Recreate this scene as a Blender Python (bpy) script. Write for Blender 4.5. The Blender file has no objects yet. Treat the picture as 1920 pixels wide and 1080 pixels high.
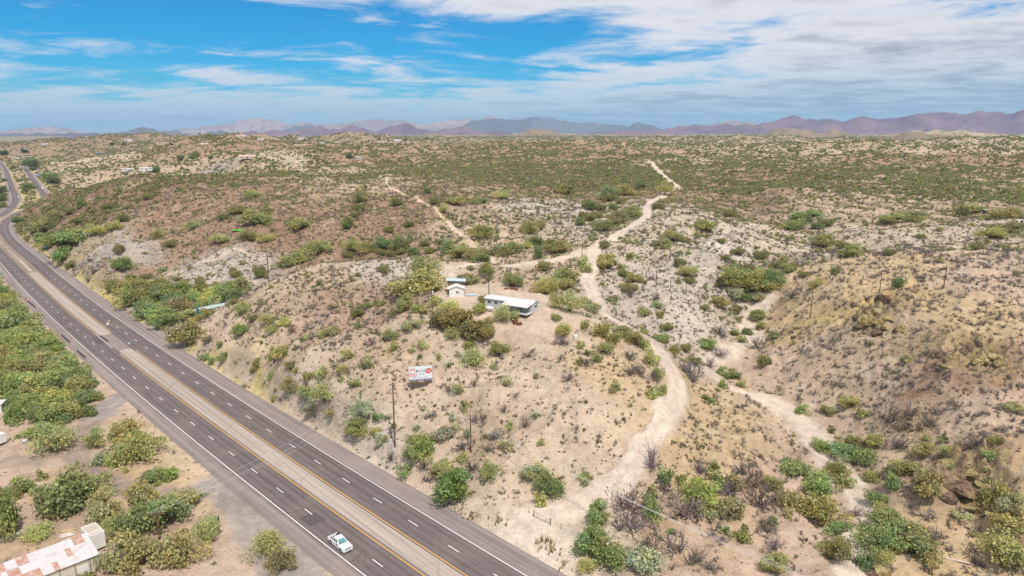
import bpy, math, random
import numpy as np
R = math.radians
random.seed(7); rng = np.random.default_rng(7)
SC = bpy.context.scene; COL = SC.collection

# ------------------------------------------------------------------ camera
CAM_H, FPX, PITCH = 76.0, 1280.0, R(13.0)
cam = bpy.data.cameras.new('camera'); cam.sensor_width = 36.0; cam.lens = FPX / 1920.0 * 36.0
cam.clip_start = 1.0; cam.clip_end = 200000.0
camo = bpy.data.objects.new('camera', cam); COL.objects.link(camo)
camo.location = (0, 0, CAM_H); camo.rotation_euler = (R(90) - PITCH, 0, 0)
SC.camera = camo

# ------------------------------------------------------------------ sky and sun
SUN_EL, SUN_AZ = R(62), R(160)          # azimuth clockwise from +Y (camera looks along +Y)
EXPOSURE = 0.68
SKY_STRENGTH = 0.09; HAZE = 4.0e-5
W = bpy.data.worlds.new('World'); SC.world = W; W.use_nodes = True
def build_world():
    nt = W.node_tree; N = nt.nodes; L = nt.links; N.clear()
    def nd(t, **k):
        n = N.new(t)
        for a, v in k.items(): setattr(n, a, v)
        return n
    def mth(op, a, b=None, c=None):
        n = nd('ShaderNodeMath', operation=op)
        for i, v in enumerate((a, b, c)):
            if v is None: continue
            if isinstance(v, (int, float)): n.inputs[i].default_value = v
            else: L.new(v, n.inputs[i])
        return n.outputs[0]
    out = nd('ShaderNodeOutputWorld'); bg = nd('ShaderNodeBackground')
    sky = nd('ShaderNodeTexSky', sky_type='NISHITA'); sky.sun_disc = False
    sky.sun_elevation = SUN_EL; sky.sun_rotation = SUN_AZ; sky.altitude = 900; sky.air_density = 1.0
    sky.dust_density = 0.6; sky.ozone_density = 2.0
    tc = nd('ShaderNodeTexCoord'); sep = nd('ShaderNodeSeparateXYZ'); L.new(tc.outputs['Generated'], sep.inputs[0])
    X, Y, Z = sep.outputs
    # cloud deck: direction projected on a flat layer, slightly lifted so the horizon stays finite
    zz = mth('ADD', mth('MAXIMUM', Z, 0.0), 0.095)
    px = mth('DIVIDE', X, zz); py = mth('DIVIDE', Y, zz)
    cv = nd('ShaderNodeCombineXYZ'); L.new(px, cv.inputs[0]); L.new(py, cv.inputs[1])
    def noise(scale, det, rough, off, dist=0.0, sx=1.0, sy=1.0):
        mp = nd('ShaderNodeMapping'); L.new(cv.outputs[0], mp.inputs[0])
        mp.inputs['Location'].default_value = off; mp.inputs['Scale'].default_value = (sx, sy, 1)
        n = nd('ShaderNodeTexNoise'); L.new(mp.outputs[0], n.inputs['Vector'])
        n.inputs['Scale'].default_value = scale; n.inputs['Detail'].default_value = det
        n.inputs['Roughness'].default_value = rough; n.inputs['Distortion'].default_value = dist
        return n.outputs['Fac']
    big = noise(0.33, 3.0, 0.5, CLOUD_OFF_A)
    mid = noise(1.5, 11.0, 0.64, CLOUD_OFF_B, 0.45, 0.8, 1.0)
    # weather: cover thickens to the right of the view and towards the horizon, clear hole up left
    az = mth('DIVIDE', X, mth('ADD', mth('ABSOLUTE', Y), 0.25))
    right = mth('MULTIPLY', mth('TANH', mth('MULTIPLY', mth('ADD', az, -0.13), 3.6)), 0.14)
    el = mth('MAXIMUM', Z, 0.0)
    low = mth('MULTIPLY', mth('POWER', mth('MAXIMUM', mth('SUBTRACT', 1.0, mth('MULTIPLY', el, 6.2)), 0.0), 1.5), 0.40)
    top = mth('MULTIPLY', mth('MINIMUM', mth('MAXIMUM', mth('SUBTRACT', el, 0.135), 0.0), 0.06), 4.2)
    dens = mth('ADD', mth('ADD', mth('MULTIPLY', big, 0.55), mth('MULTIPLY', mid, 0.75)), mth('ADD', right, mth('ADD', low, top)))
    cover = nd('ShaderNodeMapRange', interpolation_type='SMOOTHSTEP'); L.new(dens, cover.inputs[0])
    cover.inputs[1].default_value = 0.62; cover.inputs[2].default_value = 0.82
    thick = nd('ShaderNodeMapRange', interpolation_type='SMOOTHSTEP'); L.new(dens, thick.inputs[0])
    thick.inputs[1].default_value = 0.76; thick.inputs[2].default_value = 1.06
    fine = noise(2.6, 7.0, 0.62, (3.1, 8.2, 0), 0.3, 0.8, 1.0)
    shade = mth('MULTIPLY', thick.outputs[0], mth('ADD', mth('MULTIPLY', fine, 4.2), -1.35))
    ccol = nd('ShaderNodeMix', data_type='RGBA'); L.new(mth('MINIMUM', mth('MAXIMUM', shade, 0.0), 1.0), ccol.inputs['Factor'])
    ccol.inputs['A'].default_value = CLOUD_LIT; ccol.inputs['B'].default_value = CLOUD_DARK
    # clear sky colour: the model's hue deepened as in the photograph
    hs = nd('ShaderNodeHueSaturation'); L.new(sky.outputs[0], hs.inputs['Color'])
    hs.inputs['Hue'].default_value = 0.5; hs.inputs['Saturation'].default_value = 1.1; hs.inputs['Value'].default_value = SKY_VAL
    tint = nd('ShaderNodeMix', data_type='RGBA', blend_type='MULTIPLY'); tint.inputs['Factor'].default_value = 1.0
    L.new(hs.outputs[0], tint.inputs['A']); tint.inputs['B'].default_value = SKY_TINT
    mx = nd('ShaderNodeMix', data_type='RGBA'); L.new(mth('MULTIPLY', cover.outputs[0], mth('ADD', 0.52, mth('MINIMUM', mth('MULTIPLY', el, 4.4), 0.42))), mx.inputs['Factor'])
    L.new(tint.outputs['Result'], mx.inputs['A']); L.new(ccol.outputs['Result'], mx.inputs['B'])
    # pale band of air on the horizon
    hz = mth('POWER', mth('MAXIMUM', mth('SUBTRACT', 1.0, mth('MULTIPLY', el, 9.0)), 0.0), 2.0)
    mx2 = nd('ShaderNodeMix', data_type='RGBA'); L.new(mth('MULTIPLY', hz, 0.45), mx2.inputs['Factor'])
    L.new(mx.outputs['Result'], mx2.inputs['A']); mx2.inputs['B'].default_value = HORIZON
    L.new(mx2.outputs['Result'], bg.inputs['Color']); bg.inputs['Strength'].default_value = SKY_STRENGTH
    L.new(bg.outputs[0], out.inputs[0])
CLOUD_OFF_A = (-4.1, 7.7, 0); CLOUD_OFF_B = (12.4, -7.3, 0)
CLOUD_LIT = (6.0, 5.85, 6.0, 1); CLOUD_DARK = (2.9, 3.0, 3.6, 1); HORIZON = (2.9, 3.5, 4.3, 1); SKY_VAL = .88; SKY_TINT = (.04, .60, .90, 1)
build_world()
sl = bpy.data.lights.new('sun', 'SUN'); sl.energy = 2.8; sl.angle = R(1.5); sl.color = (1.0, 0.945, 0.875)
so = bpy.data.objects.new('sun', sl); COL.objects.link(so)
so.rotation_euler = (R(90) - SUN_EL, 0, math.pi - SUN_AZ); so.location = (0, 0, 500)
vs = SC.view_settings; vs.view_transform = 'Standard'; vs.look = 'None'; vs.exposure = EXPOSURE; vs.gamma = 1.0; vs.use_curve_mapping = False
SC.cycles.max_bounces = 5; SC.cycles.diffuse_bounces = 3; SC.cycles.transparent_max_bounces = 6
SC.cycles.volume_bounces = 1; SC.cycles.use_denoising = True

# ------------------------------------------------------------------ pixels to rays
def ray(u, v):
    u = np.asarray(u, float); v = np.asarray(v, float)
    w = v - 540.0
    Y = FPX * math.cos(PITCH) - w * math.sin(PITCH); Z = -FPX * math.sin(PITCH) - w * math.cos(PITCH)
    return (u - 960.0), Y, Z
def on_z(u, v, z=0.0):
    X, Y, Z = ray(u, v); t = (CAM_H - z) / -Z
    return np.stack([X * t, Y * t], -1)

# ------------------------------------------------------------------ noise
def _hash(ix, iy, s):
    h = (ix.astype(np.int64) * 374761393 + iy.astype(np.int64) * 668265263 + s * 982451653) & 0xffffffff
    h = ((h ^ (h >> 13)) * 1274126177) & 0xffffffff
    return (h ^ (h >> 16)) & 0xffffffff
def pnoise(x, y, s=0):
    ix = np.floor(x); iy = np.floor(y); fx = x - ix; fy = y - iy
    ux = fx * fx * fx * (fx * (fx * 6 - 15) + 10); uy = fy * fy * fy * (fy * (fy * 6 - 15) + 10)
    def g(dx, dy):
        a = _hash(ix + dx, iy + dy, s) * (2 * math.pi / 4294967296.0)
        return np.cos(a) * (fx - dx) + np.sin(a) * (fy - dy)
    n0 = g(0, 0) * (1 - ux) + g(1, 0) * ux; n1 = g(0, 1) * (1 - ux) + g(1, 1) * ux
    return (n0 * (1 - uy) + n1 * uy) * 1.5
def fbm(x, y, o=4, s=0, gain=0.5):
    t = 0; a = 1.0; f = 1.0
    for i in range(o): t = t + a * pnoise(x * f + 17.3 * i, y * f - 9.1 * i, s + i); a *= gain; f *= 2.03
    return t
def ridged(x, y, o=4, s=0):
    t = 0; a = 1.0; f = 1.0
    for i in range(o):
        n = 1 - np.abs(pnoise(x * f + 5.3 * i, y * f + 3.7 * i, s + i)) * 2; t = t + a * n * np.abs(n); a *= 0.5; f *= 2.1
    return t / 1.6
def smooth(a, b, x):
    t = np.clip((x - a) / (b - a), 0, 1); return t * t * (3 - 2 * t)

# ------------------------------------------------------------------ highway axis
RD = np.array([-.69, .7238]); RD /= np.linalg.norm(RD); RN = np.array([RD[1], -RD[0]])   # along, across (to the right)
def axis_off(s): return 1.0e-4 * s * s - .057 * s + 68.25
def axis_pt(s, o=0.0):
    s = np.asarray(s, float); n = axis_off(s) + o
    return s[..., None] * RD + n[..., None] * RN
def catmull(P, n=14):
    """smooth curve through the points, tangents weighted by chord length so uneven spacing cannot overshoot"""
    P = np.asarray(P, float); h = np.linalg.norm(np.diff(P, axis=0), axis=1) + 1e-6; d = np.diff(P, axis=0) / h[:, None]; m = np.empty_like(P); m[0] = d[0]; m[-1] = d[-1]
    for i in range(1, len(P) - 1): m[i] = (d[i - 1] * h[i] + d[i] * h[i - 1]) / (h[i] + h[i - 1])
    o = []
    for i in range(len(P) - 1):
        for t in np.linspace(0, 1, n, endpoint=False):
            o.append((2 * t ** 3 - 3 * t * t + 1) * P[i] + (t ** 3 - 2 * t * t + t) * h[i] * m[i] + (3 * t * t - 2 * t ** 3) * P[i + 1] + (t ** 3 - t * t) * h[i] * m[i + 1])
    o.append(P[-1]); return np.array(o)
sN = np.arange(-60, 481, 20.0)
# right-hand carriageway: straight part, then the bend behind the brown hill, then the far straight
right_far = [on_z(u, v) for u, v in ((38, 467.5), (22, 453), (11, 438), (8, 426), (13, 414), (28, 403.5))]
right_far += [np.array([-503., 735.]), np.array([-553., 812.])] + [on_z(u, v) for u, v in ((76, 356), (57, 329), (43, 311), (36.5, 303), (31, 298))]
CR = catmull(np.vstack([axis_pt(sN, 6.2), right_far]))
left_far = [np.array([-300., 399.]), np.array([-345., 449.]), np.array([-395., 505.]), np.array([-447., 568.])] + [on_z(u, v) for u, v in ((0, 404), (17, 392.5), (27.5, 379), (28, 366.5), (24, 357), (17, 338), (8.5, 316), (4, 309), (-2, 301))]
CL = catmull(np.vstack([axis_pt(sN[:-2], -6.2), left_far]))
def dist_poly(x, y, P):
    d = np.full(x.shape, 1e9)
    for a, b in zip(P[:-1], P[1:]):
        ab = b - a; L2 = ab @ ab + 1e-9
        t = np.clip(((x - a[0]) * ab[0] + (y - a[1]) * ab[1]) / L2, 0, 1)
        d = np.minimum(d, np.hypot(x - a[0] - t * ab[0], y - a[1] - t * ab[1]))
    return d

# ------------------------------------------------------------------ terrain control heights: (pixel u, v, height above the road)
CTRL = [
 # toe of the near hill along the right shoulder
 (345,655,.6),(400,700,1.2),(480,748,1.2),(560,800,1.2),(640,850,1.2),(720,893,1.2),(800,940,1.0),(880,985,.8),(960,1010,.6),(1060,1060,.6),
 (400,655,4.5),(480,700,5),(560,755,4.5),(640,800,4.4),(720,845,3.4),(800,890,2.4),(860,930,1.4),
 # crest of the near hill and its top
 (365,612,3.5),(400,600,9),(450,570,16),(520,533,22.5),(600,502,27),(680,492,28),(750,490,28),(840,495,26.5),
 (470,640,12.5),(520,650,13),(560,600,18),(620,600,20),(620,720,12.5),(560,690,11),(700,560,23.5),(700,640,18),(690,720,13),
 (760,590,23),(790,722,12.5),(742,838,4.5),(883,848,4.5),(883,700,15),(960,700,16.5),(1060,700,17.5),(960,800,10),(1060,800,11.5),(1000,900,4.5),(900,780,10.5),
 (835,560,25),(853,560,25),(900,560,25),(960,592,25),(1020,600,24.6),(900,600,24),(870,640,20.5),(940,640,20.5),(1060,620,22.5),(1060,570,24),(980,540,25),(1000,515,25.5),
 # dirt track from the gate to the plateau
 (1010,965,1.5),(1060,955,2.3),(1130,925,4),(1190,860,8),(1255,770,12.5),(1268,710,15),(1230,650,17.5),(1140,590,20),(1105,545,21.8),(1110,480,25),(1000,487,26),(900,497,26),
 (1200,410,31),(1220,378,33),(1268,350,34.5),(1245,325,36),(1212,300,38),
 # brown hill left of centre
 (150,505,1.5),(110,478,1.5),(230,560,1.5),(70,452,2),(45,425,2),(172,468,15),(130,440,16),(212,496,11),(60,398,4),(80,376,15),(110,356,25),(180,341,36),(260,331,42),(330,333,42),
 (400,332,42),(480,331,42),(560,331,42),(640,338,41),(720,338,41),(240,400,24),(350,430,20),(300,480,12.5),(500,430,24),(430,400,30),(650,430,26),(760,420,28),(560,380,34),(650,380,34),
 (350,515,8),(420,490,14),(330,560,3),(430,560,6.5),(480,500,14),(280,560,2.5),
 (700,470,18.5),(620,480,16.5),(800,470,20),(900,480,21),(960,470,22),(1050,455,24.5),(960,427,27),(1000,380,32),(1060,400,29),(1130,362,31),(1100,340,36),(1180,335,35.5),
 (900,360,36),(800,390,33),(850,440,25),(850,320,40),(1000,330,38),(1110,420,26.5),(1150,392,29),
 # right of the track: lobes, gulches and the wash
 (1170,600,15),(1240,615,13),(1210,560,18),(1250,520,22),(1290,560,18.5),(1310,520,21),(1350,600,11),(1400,600,8),(1385,640,7),(1320,690,6),(1370,732,5),(1450,757,4.5),(1512,800,4),(1562,870,3),(1612,935,1.6),(1600,1060,.6),
 (1290,660,9.5),(1330,780,8),(1300,800,9),(1400,850,5.5),(1300,900,5),(1200,980,2.2),(1120,1030,1.2),(1400,1000,1.6),(1500,1000,1.2),(1450,880,4.2),(1400,790,6.2),(1230,880,7),(1280,1060,1),
 (1600,770,8),(1500,700,9),(1500,620,14),(1600,650,18.5),(1750,640,25),(1650,575,26),(1550,555,23.5),(1480,530,21.5),(1450,600,10.5),(1540,520,26.5),(1620,497,31),(1750,482,34),(1900,470,36),(1850,600,29),
 (1800,720,20),(1900,800,16),(1790,868,13),(1840,860,13.5),(1785,945,4),(1840,960,5),(1700,890,5.5),(1700,800,11),(1860,1010,4),(1900,930,11),(1900,1060,3),(1720,1000,2.2),
 # beyond the yellow crest, gullies and ridges to the right
 (1390,522,16),(1430,530,16),(1560,482,19),(1600,476,20.5),(1540,453,21.5),(1493,414,24.5),(1420,380,28),(1347,353,31.5),(1290,333,34),
 (1300,400,33),(1260,450,29),(1400,440,28.5),(1480,488,24.5),(1350,480,27),(1430,500,23.5),(1270,480,26.5),(1180,450,27),(1180,500,22),
 (1650,416,26),(1750,398,29),(1600,387,31),(1480,370,33),(1450,352,36),(1560,360,35),(1600,440,27.5),(1700,440,29.5),(1780,425,32.5),(1885,408,34),(1900,440,33),
 (1700,340,37),(1850,352,37),(1600,312,39),(1800,300,41),(1450,310,38),(1330,310,38),(1880,318,39),
 # far plateau
 (900,300,39),(1100,285,40),(1300,280,41),(1500,276,41),(1750,275,42),(1900,278,42),(700,300,38),(960,270,40),(700,275,38),
 # left distance
 (250,322,21),(200,330,20),(420,326,24),(400,303,36),(430,299,41),(500,303,40),(560,304,38),(560,322,27),(600,318,30),(300,312,23),(150,302,17),(230,294,21),(100,318,6),(160,320,11),
 (390,252,66),(350,262,52),(430,260,56),(480,272,44),(390,285,34),(300,280,30),(200,275,26),(100,285,14),(60,290,6),(600,268,42),(680,262,42),
]
XYW = [  # (x, y, z) for ground that hides behind crests or lies out of the picture
 (-85,292,16),(-65,300,17),(-40,305,18.5),(-105,275,12),(-330,560,30),(-280,620,22),(-200,680,26),(-100,650,36),(-420,700,8),(-360,830,14),(-520,800,2),
 (-200,90,-2),(-130,90,-1.5),(-110,120,-1.2),(-160,180,-1.6),(-230,260,-1.6),(-320,330,-1.5),(-420,430,-2),(-80,100,-.8),(-300,200,-3),(-600,500,-3),(-900,900,-2),(-40,90,-.5),
 (0,60,-.5),(60,70,.2),(120,60,1),(200,90,6),(260,180,26),(330,260,30),(400,400,30),(600,700,36),(-400,100,-5),(-100,20,-3),(100,10,0),(0,-100,-2),(400,0,10),(-400,-200,-8),
 (150,330,20),(200,360,24),(-1400,1800,4),(-1800,1500,0),(-1200,900,-2),(-1600,2600,10),
 (0,3000,40),(1200,3000,42),(-1200,3200,30),(2200,2600,44),(0,8000,34),(5000,7000,36),(-6000,7000,26),(0,16000,26),(10000,14000,26),(-10000,14000,22),(0,-4000,0),(6000,-2000,20),(-6000,-2000,-10),
 (-8000,3000,0),(8000,3000,36),
]
cu, cvv, cz = (np.array(c, float) for c in zip(*CTRL))
cxy = np.stack([ray(cu, cvv)[0], np.broadcast_to(ray(cu, cvv)[1], cu.shape)], -1) * ((CAM_H - cz) / -ray(cu, cvv)[2])[:, None]
wx = np.array(XYW, float)
# the highway corridor itself, at road level
sr = np.arange(-80, 470, 35.0)
rc = np.vstack([axis_pt(sr, o) for o in (-14, 0, 13.5)] + [CR[230::16], CL[220::16]])
PX = np.vstack([cxy, wx[:, :2], rc]); PZ = np.concatenate([cz, wx[:, 2], np.full(len(rc), -.25)])
def logpol(x, y): return np.arctan2(x, y), np.log(np.hypot(x, y) + 12.0)
pa, pq = logpol(PX[:, 0], PX[:, 1])
def tps_fit(a, q, z, lam):
    n = len(a); r2 = (a[:, None] - a) ** 2 + (q[:, None] - q) ** 2
    K = r2 * np.log(r2 + 1e-9) * .5 + lam * np.eye(n)
    Pm = np.stack([np.ones(n), a, q], 1)
    A = np.block([[K, Pm], [Pm.T, np.zeros((3, 3))]])
    return np.linalg.solve(A, np.concatenate([z, np.zeros(3)]))
tw = tps_fit(pa, pq, PZ, 2.5e-4)
def tps(a, q):
    a = a.ravel().astype(np.float32); q = q.ravel().astype(np.float32); out = np.empty(a.shape, np.float32); w = tw.astype(np.float32)
    A = pa.astype(np.float32); Q = pq.astype(np.float32)
    for i in range(0, len(a), 40000):
        r2 = (a[i:i + 40000, None] - A) ** 2 + (q[i:i + 40000, None] - Q) ** 2
        out[i:i + 40000] = (r2 * np.log(r2 + 1e-9) * .5) @ w[:-3] + w[-3] + w[-2] * a[i:i + 40000] + w[-1] * q[i:i + 40000]
    return out

# polar sheet: fine inside the field of view, coarse behind the camera
dense = np.linspace(R(-50), R(50), 760)
coarse = np.linspace(R(50), R(310), 40)[1:-1]
ANG = np.concatenate([dense, coarse]); NA = len(ANG)
RAD = np.concatenate([np.geomspace(4, 86, 22)[:-1], np.geomspace(86, 420, 315)[:-1], np.geomspace(420, 1700, 170)[:-1], np.geomspace(1700, 24000, 92)])
NR = len(RAD)
GA, GR = np.meshgrid(ANG, RAD)                                  # rows: radius
GX = GR * np.sin(GA); GY = GR * np.cos(GA)
GAw = np.where(GA > math.pi, GA - 2 * math.pi, GA)
cs = slice(None, None, 2)
# coarse TPS then bilinear up (it is smooth)
ri = np.unique(np.concatenate([np.arange(0, NR, 3), [NR - 1]])); ai = np.unique(np.concatenate([np.arange(0, 760, 4), np.arange(759, NA)]))
tz = tps(GAw[np.ix_(ri, ai)], np.log(GR[np.ix_(ri, ai)] + 12.0)).reshape(len(ri), len(ai))
tmp = np.stack([np.interp(np.arange(NA), ai, row) for row in tz]); GZ = np.stack([np.interp(np.arange(NR), ri, tmp[:, j]) for j in range(NA)], 1)

# distance to the highway
roadside = np.full(GX.shape, 1e9)
near = (GR < 2200)
idx = np.where(near)
gx, gy = GX[idx], GY[idx]
dR = dist_poly(gx, gy, CR[::4]); dL = dist_poly(gx, gy, CL[::4])
s_ = gx * RD[0] + gy * RD[1]; o_ = gx * RN[0] + gy * RN[1] - axis_off(s_)
inline = (s_ > -60) & (s_ < 440)
dmed = np.where(inline, np.maximum(np.where(o_ > 0, o_ - 14.4, -o_ - 12.6), 0), 1e9)
dd = np.minimum(np.minimum(dmed, np.maximum(dR - 6.4, 0)), np.maximum(dL - 6.4, 0))
roadside[idx] = dd
del gx, gy

# dirt tracks and the wash as pixel polylines dropped on the smooth terrain
def h_smooth(x, y):
    a = np.arctan2(x, y); q = np.hypot(x, y)
    fi = np.interp(q, RAD, np.arange(NR)); fj = np.interp(a, dense, np.arange(760))
    i = np.clip(fi.astype(int), 0, NR - 2); j = np.clip(fj.astype(int), 0, 758); u = fi - i; v = fj - j
    return GZ[i, j] * (1 - u) * (1 - v) + GZ[i + 1, j] * u * (1 - v) + GZ[i, j + 1] * (1 - u) * v + GZ[i + 1, j + 1] * u * v
TT = np.geomspace(70, 9000, 2600)
def at(u, v):
    """first ground point along the pixel's ray: array (n, 3)"""
    u = np.atleast_1d(np.asarray(u, float)); v = np.atleast_1d(np.asarray(v, float)); out = np.zeros((len(u), 3))
    for k in range(len(u)):
        X, Y, Z = ray(u[k], v[k]); n = math.hypot(X, Y); x = X / n * TT; y = Y / n * TT; z = CAM_H + Z / n * TT
        d = z - h_smooth(x, y); w = np.where(d < 0)[0]
        if len(w) == 0: i = len(TT) - 1; t = TT[i]
        else:
            i = max(w[0], 1); f = d[i - 1] / (d[i - 1] - d[i] + 1e-12); t = TT[i - 1] + f * (TT[i] - TT[i - 1])
        px_, py_ = X / n * t, Y / n * t
        out[k] = (px_, py_, float(h_smooth(np.array([px_]), np.array([py_]))[0]))
    return out
def at1(u, v): return at([u], [v])[0]
def line_at(pts): return at(*zip(*pts))
TRACK = catmull(line_at([(985,990),(1012,966),(1060,956),(1130,926),(1165,895),(1190,860),(1225,810),(1252,770),(1268,735),(1262,695),(1240,660),(1205,625),(1150,595),(1115,562),(1103,535),(1108,505),(1108,480),(1125,462),(1160,440),(1200,415),(1213,395),(1220,378),(1248,362),(1268,350),(1256,338),(1240,325),(1228,312),(1212,299)])[:, :2], 8)
BRANCH = catmull(line_at([(1110,470),(1075,476),(1030,487),(980,493),(930,498),(880,498),(848,503),(843,525),(850,540)])[:, :2], 6)
HOME = catmull(line_at([(850,548),(875,562),(905,585),(960,597),(1010,600),(1035,588),(1020,565),(960,548),(900,545)])[:, :2], 6)
FENCELINE = catmull(line_at([(722,333),(735,352),(780,372),(800,382),(830,408),(880,452),(925,492)])[:, :2], 6)
SIDETRACK = catmull(line_at([(640,352),(690,353),(735,354)])[:, :2], 6)
WASH = catmull(line_at([(1440,560),(1415,590),(1400,612),(1415,630),(1390,645),(1350,665),(1322,685),(1335,705),(1370,733),(1420,745),(1470,765),(1512,800),(1540,840),(1575,885),(1605,925),(1620,950),(1612,985),(1602,1030),(1598,1078)])[:, :2], 8)
DRIVE = catmull(line_at([(235,745),(190,775),(155,815),(148,850),(160,885),(210,908),(270,920),(330,930),(400,922),(440,905)])[:, :2], 8)
APRON = catmull(line_at([(432,900),(462,935),(500,975),(545,1030),(560,1062)])[:, :2], 8)
APRON2 = catmull(line_at([(243,742),(215,752),(190,776)])[:, :2], 8)
MOUTH = catmull(line_at([(985,985),(1010,1005),(1035,1035),(1055,1062)])[:, :2], 8)
APRON3 = catmull(line_at([(290,604),(312,628),(330,652)])[:, :2], 8)
YARD = catmull(line_at([(0,870),(60,865),(120,862),(160,870)])[:, :2], 6)
GULLYPATH = catmull(line_at([(300,520),(350,505),(400,488),(440,470),(470,478)])[:, :2], 6)
GULLYPATH2 = catmull(line_at([(330,538),(400,535),(480,532)])[:, :2], 6)
MASKS = {}
def mask(P, w, soft, name, amp=1.0):
    m = MASKS.setdefault(name, np.zeros(GX.shape, np.float32)); lo = P.min(0) - w * 4; hi = P.max(0) + w * 4
    k = np.where((GX > lo[0]) & (GX < hi[0]) & (GY > lo[1]) & (GY < hi[1]) & (GR > 60) & (GR < 2500))
    x, y = GX[k], GY[k]
    wob = fbm(x / 7.0, y / 7.0, 3, 91) * .35 * w
    d = dist_poly(x, y, P) + wob
    m[k] = np.maximum(m[k], amp * (1 - smooth(w - soft, w + soft, d)))
mask(TRACK, 2.9, 1.1, 'track'); mask(BRANCH, 2.6, 1.2, 'track'); mask(FENCELINE, 1.2, .7, 'path'); mask(SIDETRACK, 1.2, .8, 'path')
mask(HOME, 7.0, 3.0, 'pad'); mask(WASH, 3.3, 1.3, 'wash'); mask(DRIVE, 3.0, 1.3, 'drive'); mask(YARD, 3.0, 1.5, 'drive', .7)
mask(MOUTH, 5.5, 2.0, 'track'); mask(APRON, 6.5, 1.6, 'apron'); mask(APRON2, 4.2, 1.4, 'apron'); mask(APRON3, 4.2, 1.4, 'apron'); mask(GULLYPATH, .9, .6, 'path'); mask(GULLYPATH2, .9, .6, 'path')
flat = np.maximum.reduce([MASKS['track'], MASKS['pad'], MASKS['wash'] * .8, MASKS['drive'], MASKS['apron']])

# relief: gully-and-spur noise growing with distance from road, tracks and pads
rel = smooth(0, 10, roadside) * (1 - .9 * flat)
farw = smooth(500, 1500, GR)
yard = smooth(-10, 25, o_full := (GX * RN[0] + GY * RN[1] - axis_off(np.clip(GX * RD[0] + GY * RD[1], -100, 600))))
rel = rel * (.25 + .75 * yard)
n1 = ridged(GX / 46, GY / 46, 3, 3) - .45; n2 = fbm(GX / 13, GY / 13, 3, 11); n3 = fbm(GX / 3.1, GY / 3.1, 2, 23)
GZ = GZ + rel * (n1 * 2.8 + n2 * .8 + n3 * .22 * (1 - smooth(250, 500, GR)) + (ridged(GX / 8 + n2 * .4, GY / 8, 2, 29) - .4) * .6 * (1 - smooth(300, 700, GR)))
nf = ridged(GX / 230, GY / 230, 4, 41) - .5
GZ = GZ + farw * rel * (nf * 21.0) * (1 - .75 * smooth(5000, 15000, GR)) * (.35 + .65 * smooth(-1200, -200, GX - 0.0 * GY))
def knoll(u, r, w, dpt, amp, seed, rough=.5):
    global GZ
    a = math.atan2(ray(u, 300)[0], ray(u, 300)[1]); x0, y0 = r * math.sin(a), r * math.cos(a); lx = (GX - x0) * math.cos(a) - (GY - y0) * math.sin(a); ly = (GX - x0) * math.sin(a) + (GY - y0) * math.cos(a)
    g = np.exp(-(lx / w) ** 2 - (ly / dpt) ** 2); GZ = GZ + amp * g * (1 + rough * .5 * ridged(GX / (w * .5), GY / (w * .5), 3, seed)) * smooth(0, 40, roadside)
knoll(392, 1600, 110, 120, 30, 1); knoll(330, 1750, 120, 100, 14, 2); knoll(660, 2300, 170, 140, 22, 3); knoll(240, 2600, 260, 160, 34, 4); knoll(110, 2900, 300, 180, 40, 5); knoll(20, 2400, 200, 150, 30, 6)
knoll(470, 905, 42, 30, 7, 7); knoll(575, 930, 34, 26, 6, 8); knoll(1500, 700, 70, 40, 5, 9); knoll(1790, 950, 120, 60, 8, 10); knoll(1330, 820, 70, 40, 5, 11); knoll(1600, 1500, 200, 90, 10, 12); knoll(1150, 1700, 220, 90, 9, 13); knoll(850, 1250, 130, 70, 7, 14); knoll(1850, 1900, 260, 110, 16, 15); knoll(1420, 2600, 300, 120, 14, 16)
GZ = GZ + smooth(420, 800, GR) * rel * (ridged(GX / 95, GY / 95, 3, 57) - .5) * 6.0 * (1 - smooth(6000, 12000, GR))
# the crag on the right bank, and the rock cut at the highway: broken steps
def bump(u, v, rad, amp, sc, seed):
    p = at1(u, v); d = np.hypot(GX - p[0], GY - p[1]); w = 1 - smooth(rad * .4, rad, d)
    k = np.where(w > 0); global GZ
    GZ[k] += w[k] * amp * (ridged(GX[k] / sc, GY[k] / sc, 3, seed) - .25)
bump(1645, 590, 15, 4.2, 5, 71); bump(1840, 660, 12, 3.2, 4.5, 72); bump(1810, 880, 11, 3.6, 4.5, 73); bump(165, 480, 24, 8.0, 7, 74)
road_w = 1 - smooth(0, 5.0, roadside)
GZ = GZ * (1 - road_w) + (-.14) * road_w
GZ = np.where(roadside <= 0.01, -.14, GZ)
def height(x, y): return float(h_smooth(np.array([x]), np.array([y]))[0])
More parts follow.
